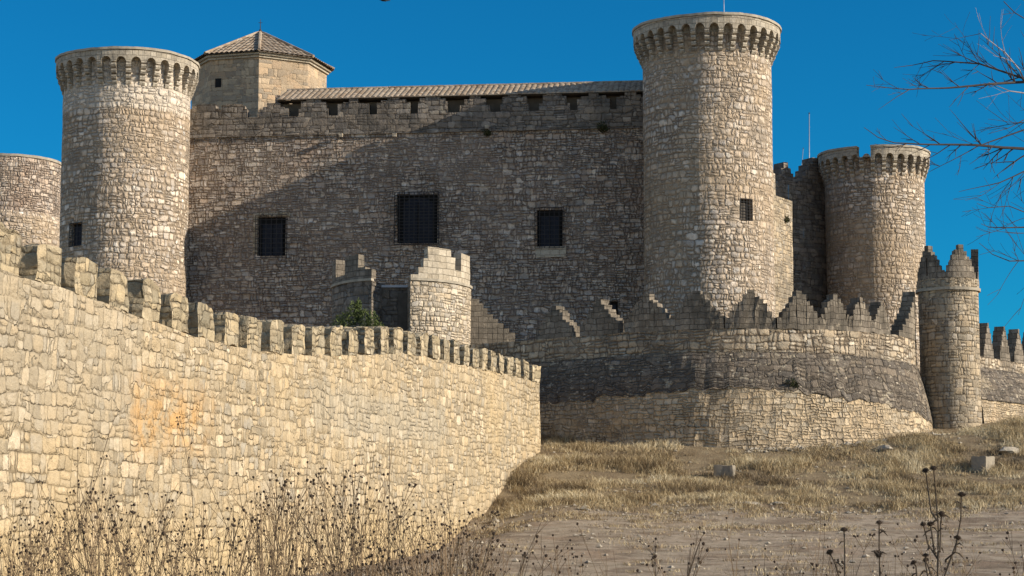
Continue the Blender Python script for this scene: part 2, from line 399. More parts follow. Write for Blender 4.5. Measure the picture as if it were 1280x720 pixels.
def axis(parts):
    out = []
    for a, b, st in parts:
        n = max(1, int(round((b - a) / st)))
        out += [a + (b - a) * k / n for k in range(n)]
    return out + [parts[-1][1]]
xs = axis([(-4000, -400, 600), (-400, -60, 40), (-60, -20, 4), (-20, 45, .7), (45, 80, 4), (80, 400, 40), (400, 4000, 600)])
ys = axis([(-300, -20, 40), (-20, 20, 2.5), (20, 60, 1.5), (60, 118, .6), (118, 170, 4), (170, 450, 20), (450, 7000, 900)])
nx, ny = len(xs), len(ys)
gv = [(x, y, gz(x, y)) for x in xs for y in ys]
gf = [(i * ny + j, (i + 1) * ny + j, (i + 1) * ny + j + 1, i * ny + j + 1) for i in range(nx - 1) for j in range(ny - 1)]
gm = bpy.data.meshes.new('ground'); gm.from_pydata(gv, [], gf); gm.update()
for p in gm.polygons: p.use_smooth = True
def ground_mat():
    N = NT('dry earth')
    obp = N.n('ShaderNodeNewGeometry').outputs['Position']
    st = N.vm('MULTIPLY', obp, (1.0, 1.1, 1.0))
    a = N.noise(st, .30, 7, .68); b = N.noise(st, 1.1, 10, .8); c3 = N.noise(obp, 9, 6, .75)
    c = N.ramp(a, [(.38, (.36, .275, .19)), (.47, (.52, .41, .29)), (.54, (.62, .505, .37)), (.62, (.46, .345, .235))])
    c = N.mix(N.math('MULTIPLY', N.mr(b, .50, .60), .6), c, (.27, .20, .135))
    c = N.mix(N.math('MULTIPLY', N.mr(N.noise(obp, .22, 4, .6), .52, .68), .6), c, (.46, .31, .20))
    c = N.mix(N.math('MULTIPLY', N.mr(N.noise(obp, .75, 4, .6), .50, .60), .6), c, (.25, .185, .125))
    c = N.mix(N.math('MULTIPLY', N.mr(N.noise(N.vm('ADD', obp, (9, 4, 0)), .5, 5, .65), .53, .63), .55), c, (.66, .55, .40))
    c = N.mix(N.mr(c3, .58, .70), c, (.58, .50, .39))
    c = N.mix(N.math('MULTIPLY', N.mr(c3, .42, .30), .7), c, (.13, .10, .07))
    sp = N.n('ShaderNodeSeparateXYZ'); N.set(sp.inputs[0], obp)
    yy = N.math('ADD', sp.outputs[1], N.math('MULTIPLY', N.math('SUBTRACT', a, .5), 9.0))
    bank = N.mr(yy, 85.0, 89.0)
    g = N.ramp(N.noise(obp, .9, 6, .7), [(.3, (.22, .155, .085)), (.5, (.33, .245, .14)), (.72, (.43, .335, .20))])
    c = N.mix(N.math('MULTIPLY', bank, .9), c, g)
    h = N.math('ADD', N.math('MULTIPLY', b, 1.2), N.math('MULTIPLY', c3, .6))
    return N.finish(c, h, .38)
gm.materials.append(ground_mat())
go = bpy.data.objects.new('ground', gm); COL.objects.link(go); props(go, kind='structure')

# ------------------------------------------------------------------ generic masonry pieces
def linear_map(o, ang):
    """(s, d, z): s along, d into the wall (away from its face), z up. face looks to -Y when ang = 0"""
    c, si = math.cos(ang), math.sin(ang)
    return lambda s, d, z: Vector((o[0] + s * c - d * si, o[1] + s * si + d * c, z))
def polar_map(cx, cy, R, k=1.0):
    return lambda s, d, z: Vector((cx + (R - d) * math.sin(s / R), cy - k * (R - d) * math.cos(s / R), z))
def levels(a, b, step, extra=()):
    n = max(1, int(math.ceil((b - a) / step)))
    v = sorted([a + (b - a) * k / n for k in range(n + 1)] + [e for e in extra if a < e < b])
    out = [v[0]]
    for q in v[1:]:
        if q - out[-1] > 1e-4: out.append(q)
    return out
def wall_face(mb, mp, s0, s1, z0, z1, holes=(), st=.7, depth=.5, uo=0.0, d0=0.0):
    S = levels(s0, s1, st, [h[0] for h in holes] + [h[1] for h in holes])
    Z = levels(z0, z1, 1.5, [h[2] for h in holes] + [h[3] for h in holes])
    mb.grid(lambda s, z: mp(s, d0, z), S, Z, lambda s, z: (s + uo, z),
            lambda s, z: any(h[0] < s < h[1] and h[2] < z < h[3] for h in holes))
    for a, b, c, d in holes:
        for (p, q) in (((a, c), (a, d)), ((a, d), (b, d)), ((b, d), (b, c)), ((b, c), (a, c))):
            mb.face([mp(p[0], d0, p[1]), mp(q[0], d0, q[1]), mp(q[0], d0 + depth, q[1]), mp(p[0], d0 + depth, p[1])])
def window(parent, mp, h, depth=.45, nv=4, nh=6, cage=0.0, shutter='shutter', br=.022, arch=False):
    a, b, c, d = h
    mb = MB(); mb.box(mp, a, b, depth - .03, depth + .08, c, d)
    wn = mb.build('window', M['void'], parent)
    m2 = MB(); w_ = b - a; hh = d - c
    m2.box(mp, a + .14 * w_, a + .485 * w_, depth - .09, depth - .03, c + .03, d - .16 * hh)
    m2.box(mp, a + .515 * w_, b - .14 * w_, depth - .09, depth - .03, c + .03, d - .16 * hh)
    if arch:
        n = 9
        top = [(lerp(a + .14 * w_, b - .14 * w_, k / n), d - .16 * hh + .12 * hh * math.sin(math.pi * k / n)) for k in range(n + 1)]
        for (x0, y0), (x1, y1) in zip(top, top[1:]):
            m2.face([mp(x0, depth - .09, d - .16 * hh), mp(x1, depth - .09, d - .16 * hh), mp(x1, depth - .09, y1), mp(x0, depth - .09, y0)])
    m2.build('shutter', M[shutter], wn)
    g = MB(); dd = -cage if cage else -.03; e = .12 if cage else 0.02
    for k in range(nv + 1):
        s = lerp(a - e, b + e, k / nv); g.tube([mp(s, dd, c - e), mp(s, dd, d + e)], br, 4)
    for k in range(nh + 1):
        z = lerp(c - e, d + e, k / nh); g.tube([mp(lerp(a - e, b + e, q / 3), dd, z) for q in range(4)], br, 4)
    if cage:
        for k in range(nh + 1):
            z = lerp(c - e, d + e, k / nh)
            for s in (a - e, b + e): g.tube([mp(s, dd, z), mp(s, .1, z)], br, 4)
    g.build('grille', M['iron'], wn, merge=False)
    return wn

def stepped(mb, mp, cols, z0, d0, d1, nz=3):
    """merlon with a stepped outline; cols = [(s_edge0, s_edge1, top)], side by side"""
    zf = z0 if callable(z0) else (lambda s: z0)
    for k, (a, b, t) in enumerate(cols):
        za, zb = zf(a), zf(b)
        for q in range(nz):
            f0, f1 = q / nz, (q + 1) / nz
            A0, A1, B0, B1 = lerp(za, t, f0), lerp(za, t, f1), lerp(zb, t, f0), lerp(zb, t, f1)
            mb.face([mp(a, d0, A0), mp(b, d0, B0), mp(b, d0, B1), mp(a, d0, A1)])
            mb.face([mp(b, d1, B0), mp(a, d1, A0), mp(a, d1, A1), mp(b, d1, B1)])
        mb.face([mp(a, d0, t), mp(b, d0, t), mp(b, d1, t), mp(a, d1, t)])
    for k in range(len(cols) + 1):
        s = cols[k][0] if k < len(cols) else cols[-1][1]
        lo = cols[k - 1][2] if k > 0 else zf(s)
        hi = cols[k][2] if k < len(cols) else zf(s)
        if abs(hi - lo) > 1e-3:
            n = 3 if abs(hi - lo) > .8 else 1
            for q in range(n):
                p0, p1 = lerp(lo, hi, q / n), lerp(lo, hi, (q + 1) / n)
                pts = [mp(s, d0, p0), mp(s, d1, p0), mp(s, d1, p1), mp(s, d0, p1)]
                mb.face(pts if hi < lo else pts[::-1])
def pyramid_cols(sc, hw, base, peak, n=5, shoulder=.28, rg=None, lean=0.0):
    """columns of a stepped pyramid merlon"""
    rg = rg or random
    E = [hw * (1 - (k / n) * .86) for k in range(n + 1)]
    sh = base + (peak - base) * shoulder
    out = []
    for k in range(n):
        t = lerp(sh, peak, k / n) + rg.uniform(-.11, .09)
        out.append((sc - E[k] + lean * k, sc - E[k + 1] + lean * (k + 1), t))
    out.append((sc - E[n] + lean * n, sc + E[n] + lean * n, peak))
    for k in reversed(range(n)):
        t = lerp(sh, peak, k / n) + rg.uniform(-.11, .09)
        out.append((sc + E[k + 1] + lean * (k + 1), sc + E[k] + lean * k, t))
    return out

# ------------------------------------------------------------------ machicolated round towers
def gallery(root, cx, cy, Rs, Rh, zt, hcrown, hspring, hcorb, nb, aw=.70, notch=None, seed=1):
    """zt rim; hcrown, hspring, hcorb: depths below the rim of arch crown, springing, corbel foot"""
    rg = random.Random(seed)
    bay = 2 * math.pi / nb
    def top(ph):
        if notch and notch[0] < math.degrees(ph) < notch[1]: return zt - notch[2]
        return zt + .05 * math.sin(ph * 3.1) * (1 if not notch else .6)
    def pt(ph, r, z): return Vector((cx + r * math.sin(ph), cy - r * math.cos(ph), z))
    cols = []                                         # (phi, z_low)
    for b in range(nb):
        c = -math.pi + (b + .5) * bay
        half = bay * aw / 2
        cols.append((c - bay / 2, zt - hspring)); cols.append((c - half, zt - hspring))
        n = 8
        for k in range(n + 1):
            t = -1 + 2 * k / n
            cols.append((c + half * t * .999, zt - hspring + (hspring - hcrown) * math.sqrt(max(0, 1 - t * t))))
        cols.append((c + half, zt - hspring))
    cols.append((math.pi, zt - hspring))
    pm = MB(); cm = MB()
    for (a, la), (b, lb) in zip(cols, cols[1:]):
        if b - a < 1e-5: continue
        if abs(b - a) < 1e-3: 
            pm.face([pt(a, Rh, la), pt(b, Rh, lb), pt(b, Rs - .02, lb), pt(a, Rs - .02, la)]); continue
        ta = top((a + b) / 2)
        pm.face([pt(a, Rh, la), pt(b, Rh, lb), pt(b, Rh, ta), pt(a, Rh, ta)], [(a * Rh, la), (b * Rh, lb), (b * Rh, ta), (a * Rh, ta)])
        pm.face([pt(a, Rh, la), pt(a, Rs - .02, la), pt(b, Rs - .02, lb), pt(b, Rh, lb)])
        pm.face([pt(a, Rh, ta), pt(b, Rh, ta), pt(b, Rh - .6, ta), pt(a, Rh - .6, ta)])
        pm.face([pt(b, Rh - .6, zt - hspring - .1), pt(a, Rh - .6, zt - hspring - .1), pt(a, Rh - .6, ta), pt(b, Rh - .6, ta)])
        if ta < zt - .4: continue
        r0, r1 = Rh + .09, Rh - .66
        z0, z1 = ta + .003, ta + .17
        cm.face([pt(a, r0, z0), pt(b, r0, z0), pt(b, r0, z1), pt(a, r0, z1)])
        cm.face([pt(a, r0, z1), pt(b, r0, z1), pt(b, r1, z1), pt(a, r1, z1)])
        cm.face([pt(a, r0, z0), pt(a, r1, z0), pt(b, r1, z0), pt(b, r0, z0)])
        cm.face([pt(b, r1, z0), pt(a, r1, z0), pt(a, r1, z1), pt(b, r1, z1)])
    par = pm.build('parapet', M['corbel'], root, jit=.025, jf=1.7)
    cm.build('coping', M['coping'], par, jit=.035, jf=1.1)
    # corbels: four stones stepping out under each pier
    cb = MB(); ns = 4; H = hcorb - hspring; hw = bay * Rh * (1 - aw) / 2 * 1.12
    for k in range(ns):
        r1 = Rs + (Rh - Rs) * (k + 1) / ns - .02
        z0 = -hcorb + H * k / ns; z1 = z0 + H / ns - .03
        def fn(a, bb, c, r1=r1):
            return Vector((a, -(r1 - bb), c))
        nz = 3
        # rounded nose on each stone
        prof = [(-.10, z0), (0.02, z0 + (z1 - z0) * .45), (0, z1)]
        pts = [(Rs - .12, z0), (r1 - .20, z0), (r1 - .06, z0 + (z1 - z0) * .22), (r1, z0 + (z1 - z0) * .55), (r1 - .015, z0 + (z1 - z0) * .88), (r1 - .09, z1), (Rs - .12, z1)]
        for (ra, za), (rb, zb) in zip(pts, pts[1:]):
            cb.face([(-hw, -ra, za), (hw, -ra, za), (hw, -rb, zb), (-hw, -rb, zb)])
        cb.face([(-hw, -r, z) for r, z in pts]); cb.face([(hw, -r, z) for r, z in pts][::-1])
    metas = []
    for v in range(3):
        me = cb.mesh('corbel', jit=.03, jf=2.3 + v * .9); me.materials.append(M['corbel']); metas.append(me)
    for b in range(nb):
        ph = -math.pi + b * bay
        o = bpy.data.objects.new('corbel', metas[rg.randrange(3)]); COL.objects.link(o)
        o.parent = par
        o.location = (cx, cy, zt); o.rotation_euler = (rg.uniform(-.01, .01), 0, ph)
    return par

def tower(name, label, cx, cy, Rs, z0, z1, mat, holes=(), uo=0.0, taper=0.0, wkw=None):
    root = empty(name, (cx, cy, z0)); props(root, label, 'tower')
    mp0 = polar_map(cx, cy, Rs)
    def mp(s, d, z):
        k = 1 + taper * (z1 - z) / (z1 - z0)
        q = mp0(s, d, z); return Vector((cx + (q.x - cx) * k, cy + (q.y - cy) * k, z))
    mb = MB(); H = [h[:4] for h in holes]
    wall_face(mb, mp, -math.pi * Rs, math.pi * Rs, z0, z1, H, st=Rs * math.pi / 40, depth=.5, uo=uo)
    n = 60
    for k in range(n):
        a, b = -math.pi * Rs + 2 * math.pi * Rs * k / n, -math.pi * Rs + 2 * math.pi * Rs * (k + 1) / n
        mb.face([mp(a, 0, z1), mp(b, 0, z1), Vector((cx, cy, z1))])
    sh = mb.build('shaft', mat, root, jit=.035, jf=.8)
    sh.data.shade_smooth() if False else None
    for h in holes: window(root, mp, h[:4], **(h[4] if len(h) > 4 else {}))
    return root, mp

def at_tower(cx, cy, R, px, py):
    """(s, z) where the sight line through a pixel meets a round tower"""
    d = ray(px, py); o = Vector((0, 0))
    a = d.x ** 2 + d.y ** 2; b = -2 * (d.x * cx + d.y * cy); c = cx * cx + cy * cy - R * R
    D = b * b - 4 * a * c
    t = (-b - math.sqrt(max(D, 0))) / 2 / a
    p = d * t
    return math.atan2(p.x - cx, -(p.y - cy)) * R, p.z
def tower_rect(cx, cy, R, x0, x1, y0, y1):
    a, zt = at_tower(cx, cy, R, x0, (y0 + y1) / 2); b, _ = at_tower(cx, cy, R, x1, (y0 + y1) / 2)
    _, zt = at_tower(cx, cy, R, (x0 + x1) / 2, y0); _, zb = at_tower(cx, cy, R, (x0 + x1) / 2, y1)
    return (a, b, zb, zt)

# tall tower on the right of the great facade
RT = P(883, 42, 130); RTx, RTy, RTR = RT.x, 130.0, 4.42
h = tower_rect(RTx, RTy, RTR, 926, 940, 249, 275)
t_r, _ = tower('round_tower', 'tallest round castle tower with barred window, right of the long facade', RTx, RTy, RTR, 4.0, RT.z - .35, M['tower'],
               [h + (dict(depth=.4, nv=4, nh=7, br=.02, shutter='wood'),)], uo=3.0)
gallery(t_r, RTx, RTy, RTR, 5.06, RT.z, .52, .90, 2.35, 33, seed=2)
# left tower of the facade
LT = P(160, 82, 134.5); LTx, LTy, LTR = LT.x, 134.5, 4.45
h = tower_rect(LTx, LTy, LTR, 87, 102, 279, 307)
t_l, _ = tower('round_tower', 'round tower with corbelled rim at the left end of the long facade', LTx, LTy, LTR, 4.0, LT.z - .35, M['tower'],
               [h + (dict(depth=.4, nv=3, nh=5, br=.02),)], uo=41.0)
gallery(t_l, LTx, LTy, LTR, 5.0, LT.z, .48, .86, 2.40, 30, seed=3)
# rear tower on the right with a broken rim
BT = P(1092, 196, 150); BTx, BTy, BTR = BT.x, 150.0, 3.88
t_b, _ = tower('round_tower', 'shorter round tower with broken corbelled rim behind the small turret', BTx, BTy, BTR, 4.0, BT.z - .80, M['tower'], uo=73.0, taper=-.02)
gallery(t_b, BTx, BTy, BTR, 4.33, BT.z, .50, .86, 2.2, 30, notch=(-28, -13, .75), seed=4)
# plain tower cut by the left edge of the picture
PT = P(14, 206, 170); PTx, PTy, PTR = PT.x, 170.0, 4.42
t_p, mpp = tower('round_tower', 'plain round tower without corbels behind the left tower', PTx, PTy, PTR, 4.0, PT.z, M['facade'], uo=90.0)
mb = MB()
for k in range(72):
    a, b = [-math.pi * PTR + 2 * math.pi * PTR * q / 72 for q in (k, k + 1)]
    mb.box(mpp, a, b, -.07, .6, PT.z + .003, PT.z + .22)
mb.build('coping', M['coping'], t_p, jit=.03)
mb = MB()
zb = P(14, 262, 165.5).z
for k in range(72):
    a, b = [-math.pi * PTR + 2 * math.pi * PTR * q / 72 for q in (k, k + 1)]
    mb.face([mpp(a, -.5, 4), mpp(b, -.5, 4), mpp(b, -.5, zb - .6), mpp(a, -.5, zb - .6)], [(a, 4), (b, 4), (b, zb - .6), (a, zb - .6)])
    mb.face([mpp(a, -.5, zb - .6), mpp(b, -.5, zb - .6), mpp(b, -.003, zb), mpp(a, -.003, zb)])
mb.build('plinth', M['tower'], t_p, jit=.06)

# flagpole on the tall tower, two poles behind
def pole(label, a, b, r):
    root = empty('flagpole', a); props(root, label, 'pole')
    m = MB(); m.tube([a, b], [r, r * .7], 8); m.build('shaft', M['steel'], root, smooth=True)
    m = MB(); m.tube([a, Vector(a) + Vector((0, 0, .14))], r * 2.2, 10); m.build('base', M['iron'], root)
    m = MB(); d = (Vector(b) - Vector(a)).normalized(); m.tube([b, Vector(b) + d * .1], [r * 1.4, r * .5], 8); m.build('finial', M['iron'], root)
pa = P(905, 16, 128.5)
pole('thin steel flagpole rising from the top of the tallest round tower', (pa.x, 128.5, RT.z - .95), (pa.x, 128.5, RT.z + 3.2), .03)

# ------------------------------------------------------------------ the long facade
FA = math.atan2(RTy - LTy, RTx - LTx)
FOFF = 2.0
FM = linear_map((LTx - math.sin(FA) * FOFF, LTy + math.cos(FA) * FOFF), FA)
FL_ = math.hypot(RTx - LTx, RTy - LTy)
def FS(px, py, d=0.0):
    o = FM(0, d, 0); n = Vector((-math.sin(FA), math.cos(FA), 0)); r = ray(px, py)
    t = n.dot(o) / n.dot(r); p = r * t
    q = p - o
    return q.x * math.cos(FA) + q.y * math.sin(FA), p.z
def frect(x0, x1, y0, y1):
    a, _ = FS(x0, (y0 + y1) / 2); b, _ = FS(x1, (y0 + y1) / 2); xm = (x0 + x1) / 2
    return (a, b, FS(xm, y1)[1], FS(xm, y0)[1])
zP0 = (FS(400, 172)[1] + FS(780, 156)[1]) / 2           # foot of the ashlar parapet
zP1 = (FS(400, 147)[1] + FS(780, 134)[1]) / 2           # parapet top
zEV = (FS(420, 127)[1] + FS(760, 112)[1]) / 2           # eaves
wins = [(frect(322, 357, 271, 320), dict(depth=.4, nv=6, nh=9, cage=.16, br=.022)),
        (frect(496, 547, 243, 304), dict(depth=.4, nv=9, nh=16, cage=.30, br=.026, arch=True)),
        (frect(671, 703, 262, 308), dict(depth=.4, nv=6, nh=9, cage=.16, br=.022)),
        (frect(755, 772, 377, 398), dict(depth=.35, nv=2, nh=2, br=.018))]
fac = empty('castle_range', FM(0, 0, 4)); props(fac, 'long castle facade with barred windows and tiled roof between two round towers', 'building')
mb = MB()
wall_face(mb, FM, 1.0, FL_ - 2.5, 4.0, zP0, [q[0] for q in wins], st=.9, depth=.45)
mb.build('wall', M['facade'], fac, jit=.06, jf=.7)
for q, k in wins:
    wn = window(fac, FM, q, **k)
# pale dressed surround of the left window
a, b, c, d = wins[0][0]
mb = MB(); mb.box(FM, a - .32, a - .02, -.04, .2, c + .2, d + .3); mb.box(FM, a - .02, b + .3, -.05, .2, d + .02, d + .32)
mb.build('window_surround', M['turret'], fac, jit=.02)
a, b, c, d = wins[2][0]
mb = MB(); mb.box(FM, a - .1, b + .25, -.05, .2, c - .75, c - .02); mb.build('window_sill', M['pale_ashlar'], fac, jit=.02)
# ashlar parapet, a hand proud of the rubble, on a thin string course
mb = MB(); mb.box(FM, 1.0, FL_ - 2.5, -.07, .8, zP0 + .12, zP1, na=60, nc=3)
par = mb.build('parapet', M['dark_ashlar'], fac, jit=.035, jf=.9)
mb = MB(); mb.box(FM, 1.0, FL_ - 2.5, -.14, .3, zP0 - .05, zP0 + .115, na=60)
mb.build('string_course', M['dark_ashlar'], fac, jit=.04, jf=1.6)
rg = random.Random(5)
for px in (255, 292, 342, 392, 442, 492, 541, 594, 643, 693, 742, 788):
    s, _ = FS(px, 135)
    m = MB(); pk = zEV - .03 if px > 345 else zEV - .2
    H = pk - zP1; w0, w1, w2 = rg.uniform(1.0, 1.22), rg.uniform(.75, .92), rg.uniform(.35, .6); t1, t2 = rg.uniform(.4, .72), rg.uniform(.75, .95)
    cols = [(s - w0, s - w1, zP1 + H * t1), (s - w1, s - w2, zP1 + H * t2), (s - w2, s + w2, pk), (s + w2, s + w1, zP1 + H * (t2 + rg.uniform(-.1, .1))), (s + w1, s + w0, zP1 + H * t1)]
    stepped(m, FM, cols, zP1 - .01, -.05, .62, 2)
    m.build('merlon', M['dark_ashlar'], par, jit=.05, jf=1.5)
s345, _ = FS(346, 130)
mb = MB(); mb.box(FM, s345, FL_ - 2.5, .95, 1.3, zP1 - .3, zEV - .1, na=20)
mb.build('loggia_wall', M['loggia'], fac)
mb = MB(); mb.box(FM, s345, FL_ - 2.5, .05, .95, zEV - .055, zEV - .01, na=4)
mb.build('eaves_board', M['wood'], fac)
# rain spouts under the parapet
for px, py in ((427, 170), (494, 170), (609, 160)):
    s, z = FS(px, py)
    m = MB(); m.box(FM, s - .13, s + .13, -.45, -.15, z - .12, z + .12)
    m.build('water_spout', M['pale_ashlar'], fac, jit=.03)
def tiled(mb, fn, s0, s1, v0, v1, pitch=.40, amp=.085, nv=8):
    """barrel tile surface: fn(s, v, h) with v up the slope, h above it; courses step"""
    n = int(round((s1 - s0) / pitch)); S = [s0 + (s1 - s0) * k / (n * 8) for k in range(n * 8 + 1)]
    def hgt(s): return amp * abs(math.sin(math.pi * (s - s0) / (s1 - s0) * n)) ** .8 * (1)
    V = []
    for k in range(nv): V += [(lerp(v0, v1, k / nv), .03), (lerp(v0, v1, (k + .98) / nv), 0.0)]
    for (va, ha), (vb, hb) in zip(V, V[1:]):
        for a, b in zip(S, S[1:]):
            mb.face([fn(a, va, hgt(a) + ha), fn(b, va, hgt(b) + ha), fn(b, vb, hgt(b) + hb), fn(a, vb, hgt(a) + hb)])
    for a, b in zip(S, S[1:]):
        mb.face([fn(a, v0, 0), fn(b, v0, 0), fn(b, v0, hgt(b) + .03), fn(a, v0, hgt(a) + .03)])
slope = .42
def roof_fn(s, v, hh):
    # the ridge ends slope down towards the tower (hipped end)
    return FM(s, -.12 + v, zEV + v * slope + hh)
mb = MB(); tiled(mb, roof_fn, s345, FL_ - 2.6, 0, 3.3, nv=8)
rf = mb.build('roof', M['tiles'], fac)
mb = MB()
S = levels(s345, FL_ - 2.6, .45)
for a, b in zip(S, S[1:]):
    zr = zEV + 3.3 * slope + .02
    mb.tube([FM(a, 3.2, zr + rg.uniform(0, .02)), FM(b + .02, 3.2, zr + .03)], [.14, .12], 7)
mb.build('ridge', M['tiles'], rf, merge=False)
mb = MB(); za = zEV + 3.3 * slope
mb.face([FM(s345, -.12, zEV - .03), FM(FL_ - 2.6, -.12, zEV - .03), FM(FL_ - 2.6, 3.2, za - .05), FM(s345, 3.2, za - .05)])
mb.face([FM(s345, 3.2, za), FM(FL_ - 2.6, 3.2, za), FM(FL_ - 2.6, 9, zEV - .6), FM(s345, 9, zEV - .6)])
mb.build('roof_deck', M['wood'], rf)
for q in (s345, FL_ - 2.6):
    pass
mb = MB(); mb.box(FM, s345, FL_ - 2.6, 9.0, 9.4, 4, zEV - .7); mb.build('rear_wall', M['facade'], fac)
mb = MB(); mb.box(FM, s345 - .35, s345, .95, 9.4, zP1 - 2, zEV + .6); mb.build('gable_wall', M['facade'], fac)

# ------------------------------------------------------------------ octagonal chapel tower behind the facade
CY = 150.0
CP = P(325, 62, CY); CR = 85 / F * CY
zE = P(338, 66, CY - CR * .98).z
zA = P(317, 41, CY).z
ch = empty('chapel_tower', (CP.x, CY, 6)); props(ch, 'octagonal plastered chapel tower with pyramid tile roof behind the facade', 'tower')
an = [R_(-83 + 45 * k) for k in range(8)]
def oc(k, r, z): a = an[k % 8]; return Vector((CP.x + r * math.sin(a), CY - r * math.cos(a), z))
mb = MB()
for k in range(8):
    p, q = oc(k, CR, 0), oc(k + 1, CR, 0); L = (q - p).length
    nn = 7; zz = levels(6, zE - .35, 1.5)
    mb.grid(lambda t, z: Vector((lerp(p.x, q.x, t), lerp(p.y, q.y, t), z)), [i / nn for i in range(nn + 1)], zz, lambda t, z: (k * L + t * L, z))
mb.build('wall', M['plaster'], ch, jit=.03, jf=.8)
mb = MB()
for r0, za, zb in ((CR + .18, zE - .36, zE - .2), (CR + .36, zE - .197, zE - .02)):
    for k in range(8):
        mb.face([oc(k, r0, za), oc(k + 1, r0, za), oc(k + 1, r0, zb), oc(k, r0, zb)])
        mb.face([oc(k, r0, za), oc(k, CR - .1, za), oc(k + 1, CR - .1, za), oc(k + 1, r0, za)])
        mb.face([oc(k, r0, zb), oc(k + 1, r0, zb), oc(k + 1, CR - .1, zb), oc(k, CR - .1, zb)])
mb.build('cornice', M['pale_ashlar'], ch, jit=.015)
mb = MB(); RO = CR + .6; hips = MB()
ap = Vector((CP.x, CY, zA))
for k in range(8):
    p, q = oc(k, RO, zE), oc(k + 1, RO, zE); L = (q - p).length
    mid = (p + q) / 2; up = (ap - mid); sl = up.length; up.normalize(); al = (q - p).normalized(); nn_ = al.cross(up)
    if nn_.z < 0: nn_ = -nn_
    nt_ = int(L / .38)
    for i in range(nt_):
        for j in range(6):
            a, b = L * (i + j / 6) / nt_, L * (i + (j + 1) / 6) / nt_
            def hh(x): return .085 * abs(math.sin(math.pi * x / L * nt_)) ** .8
            def lim(x): return max(0.0, sl * (1 - abs(x - L / 2) / (L / 2)))
            nv = 7
            for c in range(nv):
                pts = []
                for x, f, l in ((a, c / nv, .03), (b, c / nv, .03), (b, (c + .98) / nv, 0), (a, (c + .98) / nv, 0)):
                    d = min(f * sl, lim(x)); pts.append(p + al * x + up * d + nn_ * (hh(x) + l))
                if (pts[0] - pts[3]).length + (pts[1] - pts[2]).length > .03: mb.face(pts)
    mb.face([p - nn_ * .03, q - nn_ * .03, ap - nn_ * .03])
    pts = [lerp(p, ap, t / 12) + Vector((0, 0, .10)) for t in range(13)]
    hips.tube(pts, [.13] * 12 + [.08], 6)
rf = mb.build('roof', M['tiles'], ch, merge=False)
hips.build('hip_ridge', M['tiles'], rf, merge=False)
mb = MB(); mb.tube([ap - Vector((0, 0, .1)), ap + Vector((0, 0, .25))], [.22, .10], 8); mb.tube([ap + Vector((0, 0, .2)), ap + Vector((0, 0, 1.1))], [.045, .02], 6)
mb.tube([ap + Vector((-.16, 0, .82)), ap + Vector((.16, 0, .82))], .022, 5)
mb.build('finial', M['iron'], ch)
# small square opening in the front-left face
p, q = oc(1, CR, 0), oc(2, CR, 0)
cm = linear_map((p.x, p.y), math.atan2(q.y - p.y, q.x - p.x))
zo = P(280, 105, CY - 4).z
mb = MB(); mb.box(cm, .45, .95, -.035, .02, zo - .35, zo + .35); mb.build('window', M['void'], ch)

# ------------------------------------------------------------------ walls between the tall tower and the rear tower
pier = empty('buttress_pier', P(975, 400, 141)); props(pier, 'narrow sunlit pier of rubble just right of the tallest tower', 'wall')
p0, p1 = P(952, 250, 136.0), P(990, 250, 141.0)
pm = linear_map((p0.x, p0.y), math.atan2(p1.y - p0.y, p1.x - p0.x)); pl = (Vector((p1.x, p1.y)) - Vector((p0.x, p0.y))).length
mb = MB(); stepped(mb, pm, [(0, pl * .45, P(965, 222, 140).z), (pl * .45, pl, P(980, 249, 140).z)], 4.0, 0, 2.2, 14)
mb.build('masonry', M['turret'], pier, jit=.06, jf=.9)
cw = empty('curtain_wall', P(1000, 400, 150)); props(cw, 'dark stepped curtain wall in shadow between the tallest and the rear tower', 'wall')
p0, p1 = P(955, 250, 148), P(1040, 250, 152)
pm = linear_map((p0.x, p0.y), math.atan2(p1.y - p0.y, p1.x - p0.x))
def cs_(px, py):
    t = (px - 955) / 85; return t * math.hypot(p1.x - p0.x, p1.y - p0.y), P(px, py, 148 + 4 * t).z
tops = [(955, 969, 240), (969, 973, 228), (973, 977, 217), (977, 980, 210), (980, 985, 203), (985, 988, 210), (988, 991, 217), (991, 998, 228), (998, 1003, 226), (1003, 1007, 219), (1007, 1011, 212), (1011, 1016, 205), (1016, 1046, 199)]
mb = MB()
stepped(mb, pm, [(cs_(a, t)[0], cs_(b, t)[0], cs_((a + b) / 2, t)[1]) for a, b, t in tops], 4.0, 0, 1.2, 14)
mb.build('masonry', M['dark_ashlar'], cw, jit=.05, jf=1.2)  # shadow of the rear tower put into the colour by dark stone
a = P(1010, 222, 155); b = P(1011.5, 142, 155)
pole('tall thin antenna mast behind the dark stepped curtain wall', (a.x, 155, a.z - 6), (b.x, 155, b.z), .05)
a = P(996, 224, 155); b = P(1004, 186, 155)
pole('short leaning metal pole left of the tall antenna mast', (a.x, 155, a.z - 3), (b.x, 155, b.z), .03)

